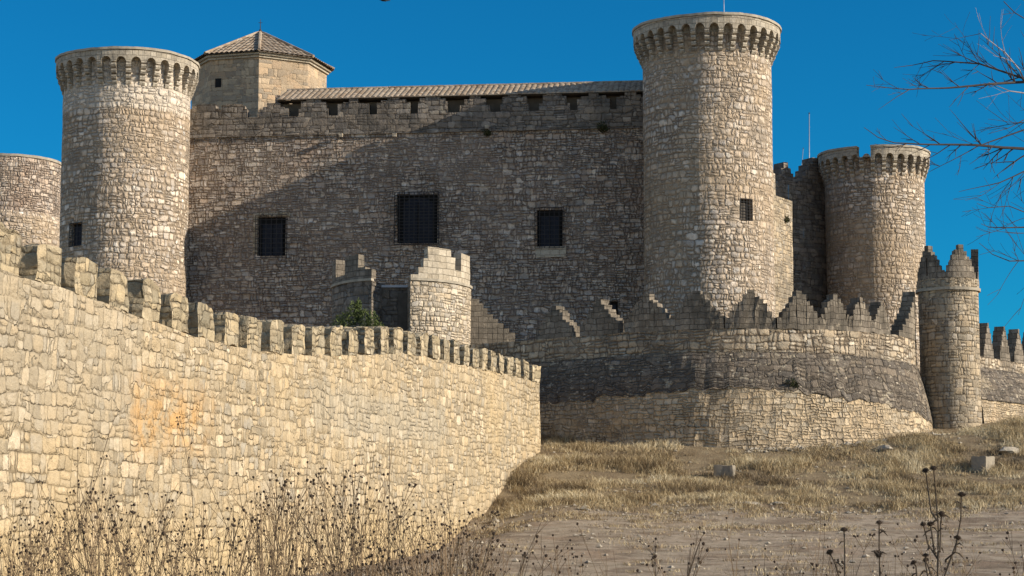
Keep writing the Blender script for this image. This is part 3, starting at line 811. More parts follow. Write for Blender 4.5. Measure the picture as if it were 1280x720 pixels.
# ------------------------------------------------------------------ round bastion of the barbican
bas = empty('round_bastion', (BC.x, BC.y, 3)); props(bas, 'wide round bastion with stepped merlons and dark sloping talus', 'wall')
zB = lambda py: (640 - py) * 104.2 / 2400
zM0, zS, zT = zB(411), zB(441), zB(488)
BM0 = polar_map(BC.x, BC.y, BR)
PS = R_(-42)
def BM(s, d, z):
    if s >= PS * BR: return BM0(s, d, z)
    p = BM0(PS * BR, d, z); e = s - PS * BR
    return Vector((p.x + e * math.cos(PS), p.y + e * math.sin(PS), z))
def zTal(s):
    ph = math.degrees(s / BR); return zT - .022 * max(0, ph - 5) - .008 * max(0, -ph - 10) + .22 * mnoise.noise(Vector((s * .55, 0, 2))) + .20 * mnoise.noise(Vector((s * 3.1, 7, 2))) + .22 * round(2 * mnoise.noise(Vector((s * 1.7, 3, 2)))) / 2
def zStr(s):
    ph = math.degrees(s / BR); return zS - .004 * max(0, ph - 20)
SS = levels(PS * BR - 12.5, 1.35 * BR, .25)
mb = MB()
mb.grid(lambda s, t: BM(s, 0, lerp(zStr(s), zM0, t)), SS, [0, .5, 1], lambda s, t: (s, t * (zM0 - zS)))
mb.grid(lambda s, t: BM(s, t * 1.0, zM0), SS, [0, 1])
mb.grid(lambda s, t: BM(s, 1.0, lerp(zM0 - 2.4, zM0, t)), SS, [0, 1])
mb.build('parapet', M['bastion_up'], bas, jit=.05, jf=1.0)
mb = MB()
def tal(s, t):
    z = lerp(zTal(s), zStr(s), t); d = -lerp(.865, .09, t) - .08 * math.sin(math.pi * t)
    return BM(s, d, z)
mb.grid(tal, SS, [k / 8 for k in range(9)], lambda s, t: (s, t * 2.4))
mb.grid(lambda s, t: BM(s, lerp(0.0, -.09, t), zStr(s)), SS, [0, 1])
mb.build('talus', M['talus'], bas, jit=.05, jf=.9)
mb = MB()
mb.grid(lambda s, t: BM(s, -lerp(1.55, .84, t), lerp(1.0, zTal(s), t)), SS, [k / 10 for k in range(11)], lambda s, t: (s, lerp(1, zTal(s), t)))
mb.grid(lambda s, t: BM(s, lerp(-.84, -.875, t), zTal(s) - .01), SS, [0, 1])
mb.build('base_wall', M['bastion_low'], bas, jit=.09, jf=.8)
rg = random.Random(9)
def s_px(px):
    best = None
    for k in range(900):
        s = lerp(PS * BR - 12, 1.35 * BR, k / 900); q = BM(s, 0, 10); e = abs(640 + F * q.x / q.y - px)
        if best is None or e < best[0]: best = (e, s, q.y)
    return best[1], best[2]
for px, hw, pk in ((693, 1.35, 392), (749, 1.4, 379), (809, 1.45, 369), (872, 1.5, 362), (940, 1.38, 361), (1001, 1.25, 364), (1047, 1.08, 371), (1079, .98, 381), (1104, .8, 393)):
    s, Yc = s_px(px)
    z = P(px, pk, Yc).z
    z = lerp(z, zM0 + 2.1, .7)
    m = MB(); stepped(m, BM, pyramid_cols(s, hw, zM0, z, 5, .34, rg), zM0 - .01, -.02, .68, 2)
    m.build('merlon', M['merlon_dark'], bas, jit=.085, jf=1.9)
# rising half merlon that meets the small turret
m = MB(); cols = []
s0, s1 = R_(54) * BR, R_(76) * BR
n = 8
for k in range(n):
    cols.append((lerp(s0, s1, k / n), lerp(s0, s1, (k + 1) / n), lerp(zM0 + .35, zM0 + 2.9, k / (n - 1))))
stepped(m, BM, cols, zM0 - .01, -.02, .68, 2)
m.build('merlon', M['merlon_dark'], bas, jit=.04, jf=1.7)

# ------------------------------------------------------------------ small round turret on the right of the bastion
TY = 113.0
TC = P(1185, 365, TY); TRr = 37 / F * TY
zc = P(1185, 362, TY - 1.7).z
tu, tmp = tower('corner_turret', 'slender round turret with two stepped merlons at the right end of the bastion', TC.x, TY, TRr, 2.5, zc, M['turret'], uo=120)
mb = MB(); zc1 = P(1185, 347, TY - 1.7).z
for k in range(40):
    a, b = [-math.pi * TRr + 2 * math.pi * TRr * q / 40 for q in (k, k + 1)]
    mb.box(tmp, a, b, -.15, .05, zc + .004, zc + .17)
mb.build('cornice', M['coping'], tu, jit=.02)
mb = MB()
for k in range(40):
    a, b = [-math.pi * TRr + 2 * math.pi * TRr * q / 40 for q in (k, k + 1)]
    mb.box(tmp, a, b, -.07, .38, zc + .175, zc1, nc=2)
mb.build('parapet', M['turret'], tu, jit=.03)
rg = random.Random(3)
zp = P(1187, 308, TY - .8).z
def arc_merlon(c, half, n, peak, slit=False):
    m = MB(); cols = pyramid_cols(R_(c) * TRr, R_(half) * TRr, zc1, peak, n, .22, rg)
    if slit:
        E = sorted(set([q for c_ in cols for q in c_[:2]])); mid = R_(c) * TRr
        # split by a narrow arrow loop: two halves with a lintel above and a sill below
        L = [q for q in cols if q[1] <= mid - .04]; Rr = [q for q in cols if q[0] >= mid + .04]
        midc = [q for q in cols if q not in L and q not in Rr]
        t = max(q[2] for q in midc); x0, x1 = min(q[0] for q in midc), max(q[1] for q in midc)
        L.append((x0, mid - .05, t)); Rr.insert(0, (mid + .05, x1, t))
        stepped(m, tmp, L, zc1 - .01, -.06, .36, 2); stepped(m, tmp, Rr, zc1 - .01, -.06, .36, 2)
        m.box(tmp, mid - .05, mid + .05, -.055, .35, zc1 + (t - zc1) * .62, t - .003)
        m.box(tmp, mid - .05, mid + .05, -.055, .35, zc1 - .005, zc1 + .18)
    else: stepped(m, tmp, cols, zc1 - .01, -.06, .36, 2)
    m.build('merlon', M['merlon_dark'], tu, jit=.03, jf=2)
arc_merlon(14, 36, 5, zp)
arc_merlon(-54, 35, 5, zp, True)
arc_merlon(80, 20, 3, zp - .1)
arc_merlon(152, 26, 5, zp)

# ------------------------------------------------------------------ wall running off to the right
rw = empty('curtain_wall', P(1250, 520, 117)); props(rw, 'low curtain wall with pointed merlons running off beyond the small turret', 'wall')
p0, p1 = P(1205, 450, 114.0), P(1330, 450, 128.0)
ra = math.atan2(p1.y - p0.y, p1.x - p0.x); RL = math.hypot(p1.x - p0.x, p1.y - p0.y)
RM = linear_map((p0.x, p0.y), ra)
def rs(px): 
    d = ray(px, 450); n = Vector((-math.sin(ra), math.cos(ra), 0)); t = n.dot(Vector((p0.x, p0.y, 0))) / n.dot(d)
    q = d * t; return (q.x - p0.x) * math.cos(ra) + (q.y - p0.y) * math.sin(ra), q.y
def rz_(px, py): return P(px, py, rs(px)[1]).z
zr0 = rz_(1235, 447); zr1 = rz_(1235, 458); zr2 = rz_(1250, 505)
SR = levels(0, RL * 1.5, .6)
mb = MB()
mb.grid(lambda s, z: RM(s, 0, z), SR, [zr1 - .5, zr0], lambda s, z: (s, z)); mb.grid(lambda s, d: RM(s, d, zr0), SR, [0, .9]); mb.grid(lambda s, z: RM(s, .9, z), SR, [zr1 - 3, zr0])
mb.build('parapet', M['bastion_up'], rw, jit=.05)
mb = MB(); mb.grid(lambda s, t: RM(s, lerp(-1.1, -.06, t) - .1 * math.sin(math.pi * t), lerp(zr2, zr1 - .1, t)), SR, [k / 6 for k in range(7)], lambda s, t: (s, t * 2.4))
mb.grid(lambda s, t: RM(s, -.06 * t, zr1 - .1), SR, [0, 1])
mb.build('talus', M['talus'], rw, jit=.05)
mb = MB(); mb.grid(lambda s, t: RM(s, lerp(-1.6, -1.0, t), lerp(1.5, zr2, t)), SR, [k / 8 for k in range(9)], lambda s, t: (s, 6 * t)); mb.build('base_wall', M['bastion_low'], rw, jit=.08)
for px in (1236, 1256, 1274, 1292, 1309):
    s = rs(px)[0]; m = MB()
    stepped(m, RM, pyramid_cols(s, .80, zr0, zr0 + 2.15, 5, .28, rg), zr0 - .01, -.02, .6, 2)
    m.build('merlon', M['merlon_dark'], rw, jit=.05, jf=1.7)

# ------------------------------------------------------------------ gatehouse: two rounded halves with a door between
GY = 118.0
GC = P(503, 355, GY); GR = 88 / F * GY
gt = empty('gatehouse', (GC.x, GY, 4)); props(gt, 'rounded gatehouse split by a recessed door, half sunlit and half shaded', 'gatehouse')
K = 1.25
GM = polar_map(GC.x, GY, GR, K)
def gs(px): return math.asin(max(-.999, min(.999, (px - 503) / 88))) * GR
zg = P(503, 350, GY - GR * K).z           # foot of the parapet
zgp = P(503, 342, GY - GR * K).z          # low parapet top
def half(px0, px1, cols, mat):
    s0, s1 = (gs(px0), gs(px1))
    mb = MB(); S = levels(s0, s1, .35)
    mb.grid(lambda s, z: GM(s, 0, z), S, levels(3, zg, 1.2), lambda s, z: (s, z))
    for s in (s0, s1): mb.grid(lambda d, z: GM(s, d, z), [0, .8, 1.6, 2.4, 3.2], levels(3, zg, 1.2), lambda d, z: (d, z))
    mb.grid(lambda s, d: GM(s, d, zg), S, [0, 3.2])
    hb = mb.build('round_wall', mat, gt, jit=.03)
    mb = MB()
    for a, b in zip(S, S[1:]): mb.box(GM, a, b, -.09, .3, zg + .003, zg + .15)
    mb.build('string_course', M['coping'], hb, jit=.015)
    m = MB(); stepped(m, GM, cols, zg + .155, -.03, .55, 3)
    m.build('merlon', M['pale_ashlar'] if px0 > 500 else M['merlon_dark'], hb, jit=.025, jf=2)  # sunlit half pale, shaded half dark: light painted into the merlon colour
def gz_(px, py):
    s = gs(px); return P(px, py, GY - GR * K * math.cos(s / GR)).z
R1 = [(519, 528, 343), (528, 534, 334), (534, 539, 323), (539, 552, 309), (552, 566, 311), (566, 571, 322), (571, 578, 338), (578, 588, 318)]
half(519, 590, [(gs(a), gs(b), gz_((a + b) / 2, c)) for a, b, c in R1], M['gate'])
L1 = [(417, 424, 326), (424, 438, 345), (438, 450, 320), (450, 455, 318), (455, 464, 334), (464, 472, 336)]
half(416, 472, [(gs(a), gs(b), gz_((a + b) / 2, c)) for a, b, c in L1], M['dark_ashlar'])  # shade on this half is painted in with the darker stone
# door wall set back between the halves
y0 = GY - GR * K + 2.0
a, b = P(468, 380, y0), P(523, 380, y0)
zt_ = P(495, 357, y0).z
mb = MB(); mb.box(lambda s, d, z: Vector((s, y0 + d, z)), a.x, b.x, 0, .6, 3, zt_ - .12, na=6, nc=6); dw = mb.build('door_wall', M['dark_ashlar'], gt, jit=.015)
mb = MB(); mb.box(lambda s, d, z: Vector((s, y0 + d, z)), a.x, b.x, -.12, .7, zt_ - .117, zt_ + .02, na=4); mb.build('lintel', M['steel'], dw)
mb = MB(); c0, c1 = P(497, 390, y0).x, P(517, 390, y0).x
mb.box(lambda s, d, z: Vector((s, y0 + d, z)), c0, c1, -.05, -.003, 4, P(495, 366, y0).z); mb.build('door', M['wood'], gt)
# stair-stepped wall from gatehouse to bastion
sw = empty('stepped_wall', P(615, 430, 119)); props(sw, 'dark wall with descending steps between gatehouse and round bastion', 'wall')
p0, p1 = P(586, 400, 117.0), P(700, 400, 118.5)
wa = math.atan2(p1.y - p0.y, p1.x - p0.x); WM = linear_map((p0.x, p0.y), wa)
def ws(px): return (px - 586) / 114 * math.hypot(p1.x - p0.x, p1.y - p0.y)
T = [(586, 592, 374), (592, 599, 374), (599, 604, 380), (604, 609, 386), (609, 616, 393), (616, 622, 399), (622, 629, 404), (629, 636, 410), (636, 644, 416), (644, 700, 440)]
mb = MB(); stepped(mb, WM, [(ws(a), ws(b), P((a + b) / 2, c, 117.5).z) for a, b, c in T], 3.0, 0, .7, 8)
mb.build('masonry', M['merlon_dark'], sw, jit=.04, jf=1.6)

# ------------------------------------------------------------------ the sunlit outer wall, merlons along its top
GAPS = [32, 80, 126, 166, 205, 240, 271, 302, 331, 359, 385, 409, 431, 451, 470, 488, 506, 522, 538, 552, 565, 577, 589, 600, 611, 622, 632, 642, 652, 661, 675]
TOPY = [(-60, 262), (0, 283), (32, 297), (80, 313), (126, 331), (166, 347), (205, 363), (240, 377), (271, 387), (302, 395), (331, 402), (359, 406), (385, 408), (409, 409), (470, 410), (506, 411), (538, 417), (565, 426), (620, 440), (675, 456)]
pts = []
Y = 44.0; X = (GAPS[0] - 640) / F * Y; pts.append((GAPS[0], X, Y))
for g in GAPS[1:]:
    u = (g - 640) / F
    A, B, C_ = u * u + 1, -2 * (u * X + Y), X * X + Y * Y - 4.0
    D = B * B - 4 * A * C_
    Y = (-B + math.sqrt(max(0, D))) / 2 / A; X = u * Y; pts.append((g, X, Y))
d0 = Vector((pts[0][1] - pts[2][1], pts[0][2] - pts[2][2])).normalized()
for k in range(1, 8):
    x_, y_ = pts[0][1] + d0.x * 2 , pts[0][2] + d0.y * 2
    pts.insert(0, (640 + F * x_ / y_, x_, y_))
# smooth the path a little
PX = [Vector((p[1], p[2])) for p in pts]
for it in range(2):
    PX = [PX[0]] + [(PX[k - 1] + PX[k] * 2 + PX[k + 1]) / 4 for k in range(1, len(PX) - 1)] + [PX[-1]]
CUM = [0.0]
for a, b in zip(PX, PX[1:]): CUM.append(CUM[-1] + (b - a).length)
ztop = [P(p[0], interp(TOPY, p[0]), q.y).z if p[0] > -80 else None for p, q in zip(pts, PX)]
fz = next(z for z in ztop if z is not None); ztop = [fz if z is None else z for z in ztop]
for it in range(2): ztop = [ztop[0]] + [(ztop[k - 1] + 2 * ztop[k] + ztop[k + 1]) / 4 for k in range(1, len(ztop) - 1)] + [ztop[-1]]
MH = .97
def opath(s):
    s = max(0, min(CUM[-1] - 1e-6, s)); k = 0
    while CUM[k + 1] < s: k += 1
    t = (s - CUM[k]) / (CUM[k + 1] - CUM[k])
    a, b = PX[k], PX[k + 1]
    pm_, pn = PX[max(0, k - 1)], PX[min(len(PX) - 1, k + 2)]
    tg = ((b - a).normalized() * 2 + (b - pm_).normalized() * (1 - t) + (pn - a).normalized() * t).normalized()
    return a.lerp(b, t), Vector((-tg.y, tg.x)), lerp(ztop[k], ztop[k + 1], t)
def OM(s, d, z):
    p, n, _ = opath(s); q = p + n * d; return Vector((q.x, q.y, z))
OL = CUM[-1]
ow = empty('outer_wall', OM(OL * .5, 0, 0)); props(ow, 'sunlit tan rubble wall with a row of square merlons curving up from the left', 'wall')
SO = levels(0, OL, .45)
def obase(s): return -3.5
mb = MB()
mb.grid(lambda s, t: OM(s, 0, lerp(obase(s), opath(s)[2] - MH, t)), SO, [k / 16 for k in range(17)], lambda s, t: (s, lerp(obase(s), opath(s)[2] - MH, t)))
mb.grid(lambda s, d: OM(s, d, opath(s)[2] - MH), SO, [0, .5, 1.1])
mb.grid(lambda s, t: OM(s, 1.1, lerp(obase(s), opath(s)[2] - MH, t)), SO, [0, .5, 1])
# the wall turns a corner at its far end
e, en, ez = opath(OL)
rdir = Vector((-.62, .78))
def OR(s, d, z): q = e + rdir * s + Vector((rdir.y, -rdir.x)) * (-d); return Vector((q.x, q.y, z))
mb.grid(lambda s, z: OR(s, 0, z), levels(0, 12, .6), levels(-3.5, ez - MH, .7), lambda s, z: (s + 70, z))
mb.grid(lambda s, d: OR(s, d, ez - MH), levels(0, 12, .6), [0, 1.1])

def outer_extra(N, c, uv, obp):
    sp = N.n('ShaderNodeSeparateXYZ'); N.set(sp.inputs[0], uv)
    wob = N.math('MULTIPLY', N.math('SUBTRACT', N.noise(uv, .6, 5, .65), .5), 2.6)
    def blob(s0, s1, z0, z1, soft=.8):
        s = N.math('ADD', sp.outputs[0], wob); z = N.math('ADD', sp.outputs[1], wob)
        a = N.math('MULTIPLY', N.mr(s, s0 - soft, s0 + soft), N.mr(s, s1 + soft, s1 - soft))
        b = N.math('MULTIPLY', N.mr(z, z0 - soft, z0 + soft), N.mr(z, z1 + soft, z1 - soft))
        return N.math('MULTIPLY', a, b)
    return N, blob
wall_obj = None
# where, along the wall, a pixel falls
def osz(px, py):
    best = None
    for k in range(0, 1200):
        s = OL * k / 1200; q, _, _ = opath(s); x = 640 + F * q.x / q.y
        if best is None or abs(x - px) < best[0]: best = (abs(x - px), s, q)
    return best[1], P(px, py, best[2].y).z
o_a, o_b = osz(162, 480), osz(258, 560)
g_a, g_b = osz(392, 475), osz(556, 560)
l_b = osz(150, 520)
def outer_patches(N, c, uv, obp):
    _, blob = outer_extra(N, c, uv, obp)
    c = N.mix(N.math('MULTIPLY', blob(o_a[0], o_b[0], o_b[1], o_a[1]), N.mr(N.noise(uv, 1.1, 5, .7), .38, .6)), c, (.55, .33, .135))
    c = N.mix(N.math('MULTIPLY', blob(-5, 60, -6.0, -.2, .9), .5), c, (.56, .41, .205))
    c = N.mix(N.math('MULTIPLY', blob(g_a[0], g_b[0], g_b[1], g_a[1], .4), .5), c, (.40, .35, .26))
    c = N.mix(N.math('MULTIPLY', blob(-5, l_b[0] + 1, 2.0, 6.0, .5), .35), c, (.40, .34, .25))
    return c
M['outer'] = stone('outer wall rubble patched', .36, .31, [(.39, .305, .19), (.465, .375, .245), (.435, .34, .21), (.53, .445, .315), (.41, .34, .235)], (.44, .345, .215), jw=.08, bump=.085,
                   stains=[(.13, .50, .66, (.54, .40, .22), .6, 5), (.45, .60, .76, (.34, .285, .195), .45, 14), (2.5, .64, .74, (.68, .60, .46), .5, 41)], rough=.50, extra=outer_patches, crack=(.13, .095, .055), zsc=.16, sm=(.36, .53), ck=.9, dis=.17, disv=.5, rnd=1.15, var=(.74, 1.2), fine=(.66, 1.28), split=.72)
mb.build('masonry', M['outer'], ow, jit=.07, jf=.9)
rg = random.Random(21)
k0 = 0
for k in range(len(PX) - 1):
    ga, gb = CUM[k], CUM[k + 1]
    gap = .80
    a = ga + (gap / 2 if k else .0) + rg.uniform(-.06, .06); b = gb - gap / 2 + rg.uniform(-.06, .06)
    if k == len(PX) - 2: b = gb
    m = MB(); na, nc = 6, 4
    dz0, dz1 = rg.uniform(-.13, .08), rg.uniform(-.13, .08)
    zt0 = opath((a + b) / 2)[2]
    def fn(s, d, t, a=a, b=b, dz0=dz0, dz1=dz1):
        p, n_, z = opath(s); f = (s - a) / (b - a)
        edge = .05 * (math.exp(-((f) / .08) ** 2) + math.exp(-((1 - f) / .08) ** 2)) if t > .9 else 0
        return OM(s, d, lerp(z - MH - .01, z + lerp(dz0, dz1, f) - edge, t))
    m.box(fn, a, b, -.01, 1.06, 0, 1, na, 4, nc)
    m.build('merlon', M['merlon_outer'], ow, jit=.075, jf=2.1)
for k in range(5):
    m = MB(); m.box(OR, .6 + k * 2, 2.0 + k * 2, -.01, .78, ez - MH - .01, ez, 3, 2, 2); m.build('merlon', M['merlon_outer'], ow, jit=.06, jf=2)

# ------------------------------------------------------------------ dry grass on the bank (uncountable)
def wall_x(y):
    for a, b in zip(PX, PX[1:]):
        if a.y <= y <= b.y: return lerp(a.x, b.x, (y - a.y) / (b.y - a.y))
    return PX[-1].x if y > PX[-1].y else PX[0].x
def grass_mat():
    N = NT('straw')
    obp = N.n('ShaderNodeNewGeometry').outputs['Position']
    at = N.n('ShaderNodeAttribute'); at.attribute_name = 'tint'
    c = N.ramp(at.outputs['Fac'], [(0, (.13, .095, .058)), (.3, (.30, .22, .12)), (.55, (.47, .365, .205)), (.8, (.60, .49, .30)), (1, (.68, .59, .40))])
    return N.finish(c)
M['straw'] = grass_mat()
def blades(name, label, spots, rngs, hfac, seed, wd=.02, nb=(10, 18), lean=.5):
    rg = np.random.default_rng(seed)
    V = []; Fc = []; T = []
    for (x, y, hh, tint) in spots:
        n = rg.integers(*nb); z = gz(x, y) - .03
        lx, ly = rg.normal(0, .25, 2)
        for _ in range(n):
            bx, by = x + rg.normal(0, .16), y + rg.normal(0, .16)
            h = hh * rg.uniform(.55, 1.1); ax, ay = lx + rg.normal(0, lean), ly + rg.normal(0, lean)
            pa = rg.uniform(0, math.pi); wx, wy = wd * math.cos(pa), wd * math.sin(pa)
            i = len(V)
            mx_, my_ = bx + ax * h * .3, by + ay * h * .3
            V += [(bx - wx, by - wy, z), (bx + wx, by + wy, z), (mx_ + wx * .8, my_ + wy * .8, z + h * .6), (mx_ - wx * .8, my_ - wy * .8, z + h * .6), (bx + ax * h * .8, by + ay * h * .8, z + h * .95)]
            Fc += [(i, i + 1, i + 2, i + 3), (i + 3, i + 2, i + 4)]
            t = min(1, max(0, tint + rg.normal(0, .16))); T += [t] * 5
    me = bpy.data.meshes.new(name); me.from_pydata(V, [], Fc)
    at = me.attributes.new('tint', 'FLOAT', 'POINT'); at.data.foreach_set('value', np.array(T, dtype=np.float32))
    me.materials.append(M['straw']); me.update()
    o = bpy.data.objects.new(name, me); COL.objects.link(o)
    props(o, label, 'grass', kind='stuff'); return o
rg = random.Random(77)
spots = []
tries = 0
while len(spots) < 9500 and tries < 120000:
    tries += 1
    y = rg.uniform(84.5, 114); x = rg.uniform(-3, 40)
    if x > 640 and False: pass
    if x < wall_x(y) + .25: continue
    dx, dy = x - BC.x, y - BC.y
    if dx * dx + dy * dy < 12.6 ** 2: continue
    if (x - TC.x) ** 2 + (y - TY) ** 2 < 2.0 ** 2: continue
    if x > TC.x and y > 113.5 + (x - TC.x) * .9 : continue
    if y > 114 and x > 2: continue
    d = mnoise.noise(Vector((x * .35, y * .35, 5))) + .5 * mnoise.noise(Vector((x * 1.1, y * 1.1, 9)))
    edge = sstep(85, 90, y + 2 * mnoise.noise(Vector((x * .25, 1, 0))))
    if rg.random() > edge * (0.42 + 1.1 * d + .12): continue
    near = sstep(2.2, .2, math.hypot(dx, dy) - 12.4)
    hh = (.16 + .42 * max(0, d + .2)) * rg.uniform(.5, 1.5)
    spots.append((x, y, hh, .48 + .75 * mnoise.noise(Vector((x * .22, y * .45, 30))) + .35 * mnoise.noise(Vector((x * .9, y * .9, 70)))))
blades('dry_grass', 'dry straw coloured grass covering the bank below the bastion', spots, None, 1, 4, wd=.0095, nb=(15, 25), lean=.6)
spots = []
for k in range(6500):
    y = rg.choice((rg.uniform(48, 88), rg.uniform(74, 89))); x = rg.uniform(-8, 24)
    if x < wall_x(y) + .3: continue
    d = mnoise.noise(Vector((x * .3, y * .3, 15)))
    if d + rg.uniform(-.3, .3) < .14 - .25 * sstep(80, 87, y): continue
    spots.append((x, y, rg.uniform(.06, .22) + .18 * rg.random() * sstep(78, 87, y), rg.uniform(.1, .75)))
blades('sparse_grass', 'sparse low tufts of dry grass on the bare earth track', spots, None, 1, 5, wd=.010, nb=(8, 16), lean=.8)
# grass in front of the viewer, low in the frame
spots = []
for k in range(1250):
    y = rg.uniform(9, 30); x = (rg.choice((rg.uniform(-20, 700), rg.uniform(-20, 700), rg.uniform(-20, 1300))) - 640) / F * y
    spots.append((x, y, rg.uniform(.4, 1.0), rg.uniform(.15, .7)))
blades('tall_dry_grass', 'tall thin dry grass low in front of the wall', spots, None, 1, 6, wd=.0028, nb=(5, 9), lean=.35)

# ------------------------------------------------------------------ stones
def rock_mesh(seed, flat=.6):
    bm = bmesh.new(); bmesh.ops.create_icosphere(bm, subdivisions=2, radius=1)
    for v in bm.verts:
        n = mnoise.noise(v.co * 1.3 + Vector((seed * 7.1, 0, 0)))
        q = mnoise.cell(v.co * 1.6 + Vector((0, seed, 0)))
        v.co *= 1 + .35 * n + .08 * q; v.co.z *= flat
    me = bpy.data.meshes.new('stone'); bm.to_mesh(me); bm.free(); me.materials.append(M['rock']); return me
M['rock'] = plain('limestone', (.36, .31, .235), .9, .35, 3, .05)
rocks = [rock_mesh(k, .45 + .1 * (k % 3)) for k in range(5)]
# pebbles as stuff
rg = random.Random(31)
mb = MB(); oct_ = [(1, 0, 0), (0, 1, 0), (-1, 0, 0), (0, -1, 0), (0, 0, 1), (0, 0, -1)]
fo = [(0, 1, 4), (1, 2, 4), (2, 3, 4), (3, 0, 4), (1, 0, 5), (2, 1, 5), (3, 2, 5), (0, 3, 5)]
pv, pf = [], []
for k in range(7000):
    y = rg.uniform(46, 104); x = rg.uniform(-7, 30)
    if x < wall_x(y) + .2 or math.hypot(x - BC.x, y - BC.y) < 12.6: continue
    cl = mnoise.noise(Vector((x * .4, y * .4, 44)))
    band = math.exp(-((y - 86.5) / 2.2) ** 2)
    if rg.random() > .22 + .6 * max(0, cl) + .6 * band: continue
    r = .03 + .11 * rg.random() ** 4 + .15 * band * rg.random() ** 3; a = rg.uniform(0, 6.28); z = gz(x, y) + r * .2
    i = len(pv)
    for v in oct_:
        q = [v[0] * r * rg.uniform(.7, 1.3), v[1] * r * rg.uniform(.7, 1.3), v[2] * r * rg.uniform(.4, .8)]
        pv.append((x + q[0] * math.cos(a) - q[1] * math.sin(a), y + q[0] * math.sin(a) + q[1] * math.cos(a), z + q[2]))
    pf += [tuple(i + q for q in f) for f in fo]
for k in range(420):
    ph = R_(rg.uniform(-4, 58)); rr = BR + 1.5 + abs(rg.gauss(0, .5)); x = BC.x + rr * math.sin(ph); y = BC.y - rr * math.cos(ph)
    r = .05 + .16 * rg.random() ** 2.5; a = rg.uniform(0, 6.28); z = gz(x, y) + r * .25
    i = len(pv)
    for v in oct_:
        q = [v[0] * r * rg.uniform(.7, 1.3), v[1] * r * rg.uniform(.7, 1.3), v[2] * r * rg.uniform(.4, .8)]
        pv.append((x + q[0] * math.cos(a) - q[1] * math.sin(a), y + q[0] * math.sin(a) + q[1] * math.cos(a), z + q[2]))
    pf += [tuple(i + q for q in f) for f in fo]
me = bpy.data.meshes.new('pebbles'); me.from_pydata(pv, [], pf); me.materials.append(M['rock'])
o = bpy.data.objects.new('pebbles', me); COL.objects.link(o); props(o, 'small loose stones scattered over the bare earth', 'pebbles', kind='stuff')
def hit_ground(px, py):
    d = ray(px, py); t = 30.0
    while t < 140:
        p = d * t
        if p.z < gz(p.x, p.y): return p
        t += .15
    return d * 90
for px, py, r, lb in ((1105, 562, .42, 'pale flat boulder in dry grass below the bastion right end'),
                      (1262, 566, .5, 'low wide stone in the grass at the far right edge'),
                      (937, 632, .35, 'rough stone half buried where the track meets the grass'),
                      (975, 631, .28, 'small dark stone on the lip between track and grass bank')):
    p = hit_ground(px, py); m = rocks[rg.randrange(5)]
    o = bpy.data.objects.new('boulder', m); COL.objects.link(o)
    o.location = (p.x, p.y, gz(p.x, p.y) + r * .1); o.scale = (r * 1.6, r, r * .8); o.rotation_euler = (0, 0, rg.uniform(0, 6))
    props(o, lb, 'stone')
# two squared blocks
def block(px, py, wd_, hh, rz, lb):
    p = hit_ground(px, py); z = gz(p.x, p.y) - .14
    bm = bmesh.new(); bmesh.ops.create_cube(bm, size=1)
    bmesh.ops.scale(bm, vec=(wd_, wd_ * .9, hh + .1), verts=bm.verts)
    bmesh.ops.subdivide_edges(bm, edges=bm.edges, cuts=5, use_grid_fill=True)
    bmesh.ops.bevel(bm, geom=[e_ for e_ in bm.edges if e_.calc_face_angle(0) > 1], offset=.03, segments=2, affect='EDGES')
    for v in bm.verts: v.co += mnoise.noise_vector(v.co * 3 + Vector((px, 0, 0))) * .05
    me = bpy.data.meshes.new('stone_block'); bm.to_mesh(me); bm.free(); me.materials.append(M['corbel'])
    o = bpy.data.objects.new('stone_block', me); COL.objects.link(o)
    o.location = (p.x, p.y, z + (hh + .1) / 2); o.rotation_euler = (0, 0, rz); props(o, lb, 'stone block', 'squared stone blocks on the bank')
block(1229, 589, .95, .72, R_(48), 'pale squared stone block standing in grass below the far right wall')
block(906, 597, .95, .62, R_(-16), 'darker squared stone block half hidden by grass below the bastion centre')

# ------------------------------------------------------------------ bush behind the outer wall, by the gatehouse
def leaf_mat(name, a, b):
    N = NT(name)
    at = N.n('ShaderNodeAttribute'); at.attribute_name = 'tint'
    return N.finish(N.mix(at.outputs['Fac'], a, b))
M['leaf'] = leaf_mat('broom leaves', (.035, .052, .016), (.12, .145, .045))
M['bark'] = plain('bark', (.085, .068, .052), .9, .35, 8, .01)
def foliage(center, rad, n, seed, lobes, size=.12):
    rg = np.random.default_rng(seed); V = []; Fc = []; T = []
    for k in range(n):
        lb = lobes[rg.integers(len(lobes))]
        d = rg.normal(0, 1, 3); d /= np.linalg.norm(d); r = rg.uniform(.3, 1) ** .5
        c = np.array(center) + np.array(lb[:3]) + d * r * np.array([lb[3], lb[3], lb[4]])
        a = rg.normal(0, 1, 3); a[2] += 1.2; a /= np.linalg.norm(a); b = np.cross(a, rg.normal(0, 1, 3)); b /= np.linalg.norm(b)
        s = size * rg.uniform(.6, 1.4); i = len(V)
        V += [tuple(c - b * s * .22), tuple(c + a * s * .5 - b * s * .1), tuple(c + a * s), tuple(c + a * s * .5 + b * s * .25)]
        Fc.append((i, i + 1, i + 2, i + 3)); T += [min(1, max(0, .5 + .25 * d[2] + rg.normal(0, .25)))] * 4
    me = bpy.data.meshes.new('foliage'); me.from_pydata(V, [], Fc)
    at = me.attributes.new('tint', 'FLOAT', 'POINT'); at.data.foreach_set('value', np.array(T, dtype=np.float32)); me.materials.append(M['leaf']); return me
bp = P(445, 398, 108.0)
bush = empty('bush', (bp.x, 108, bp.z - 3.5)); props(bush, 'bright green bush behind the outer wall in front of the gatehouse', 'bush')
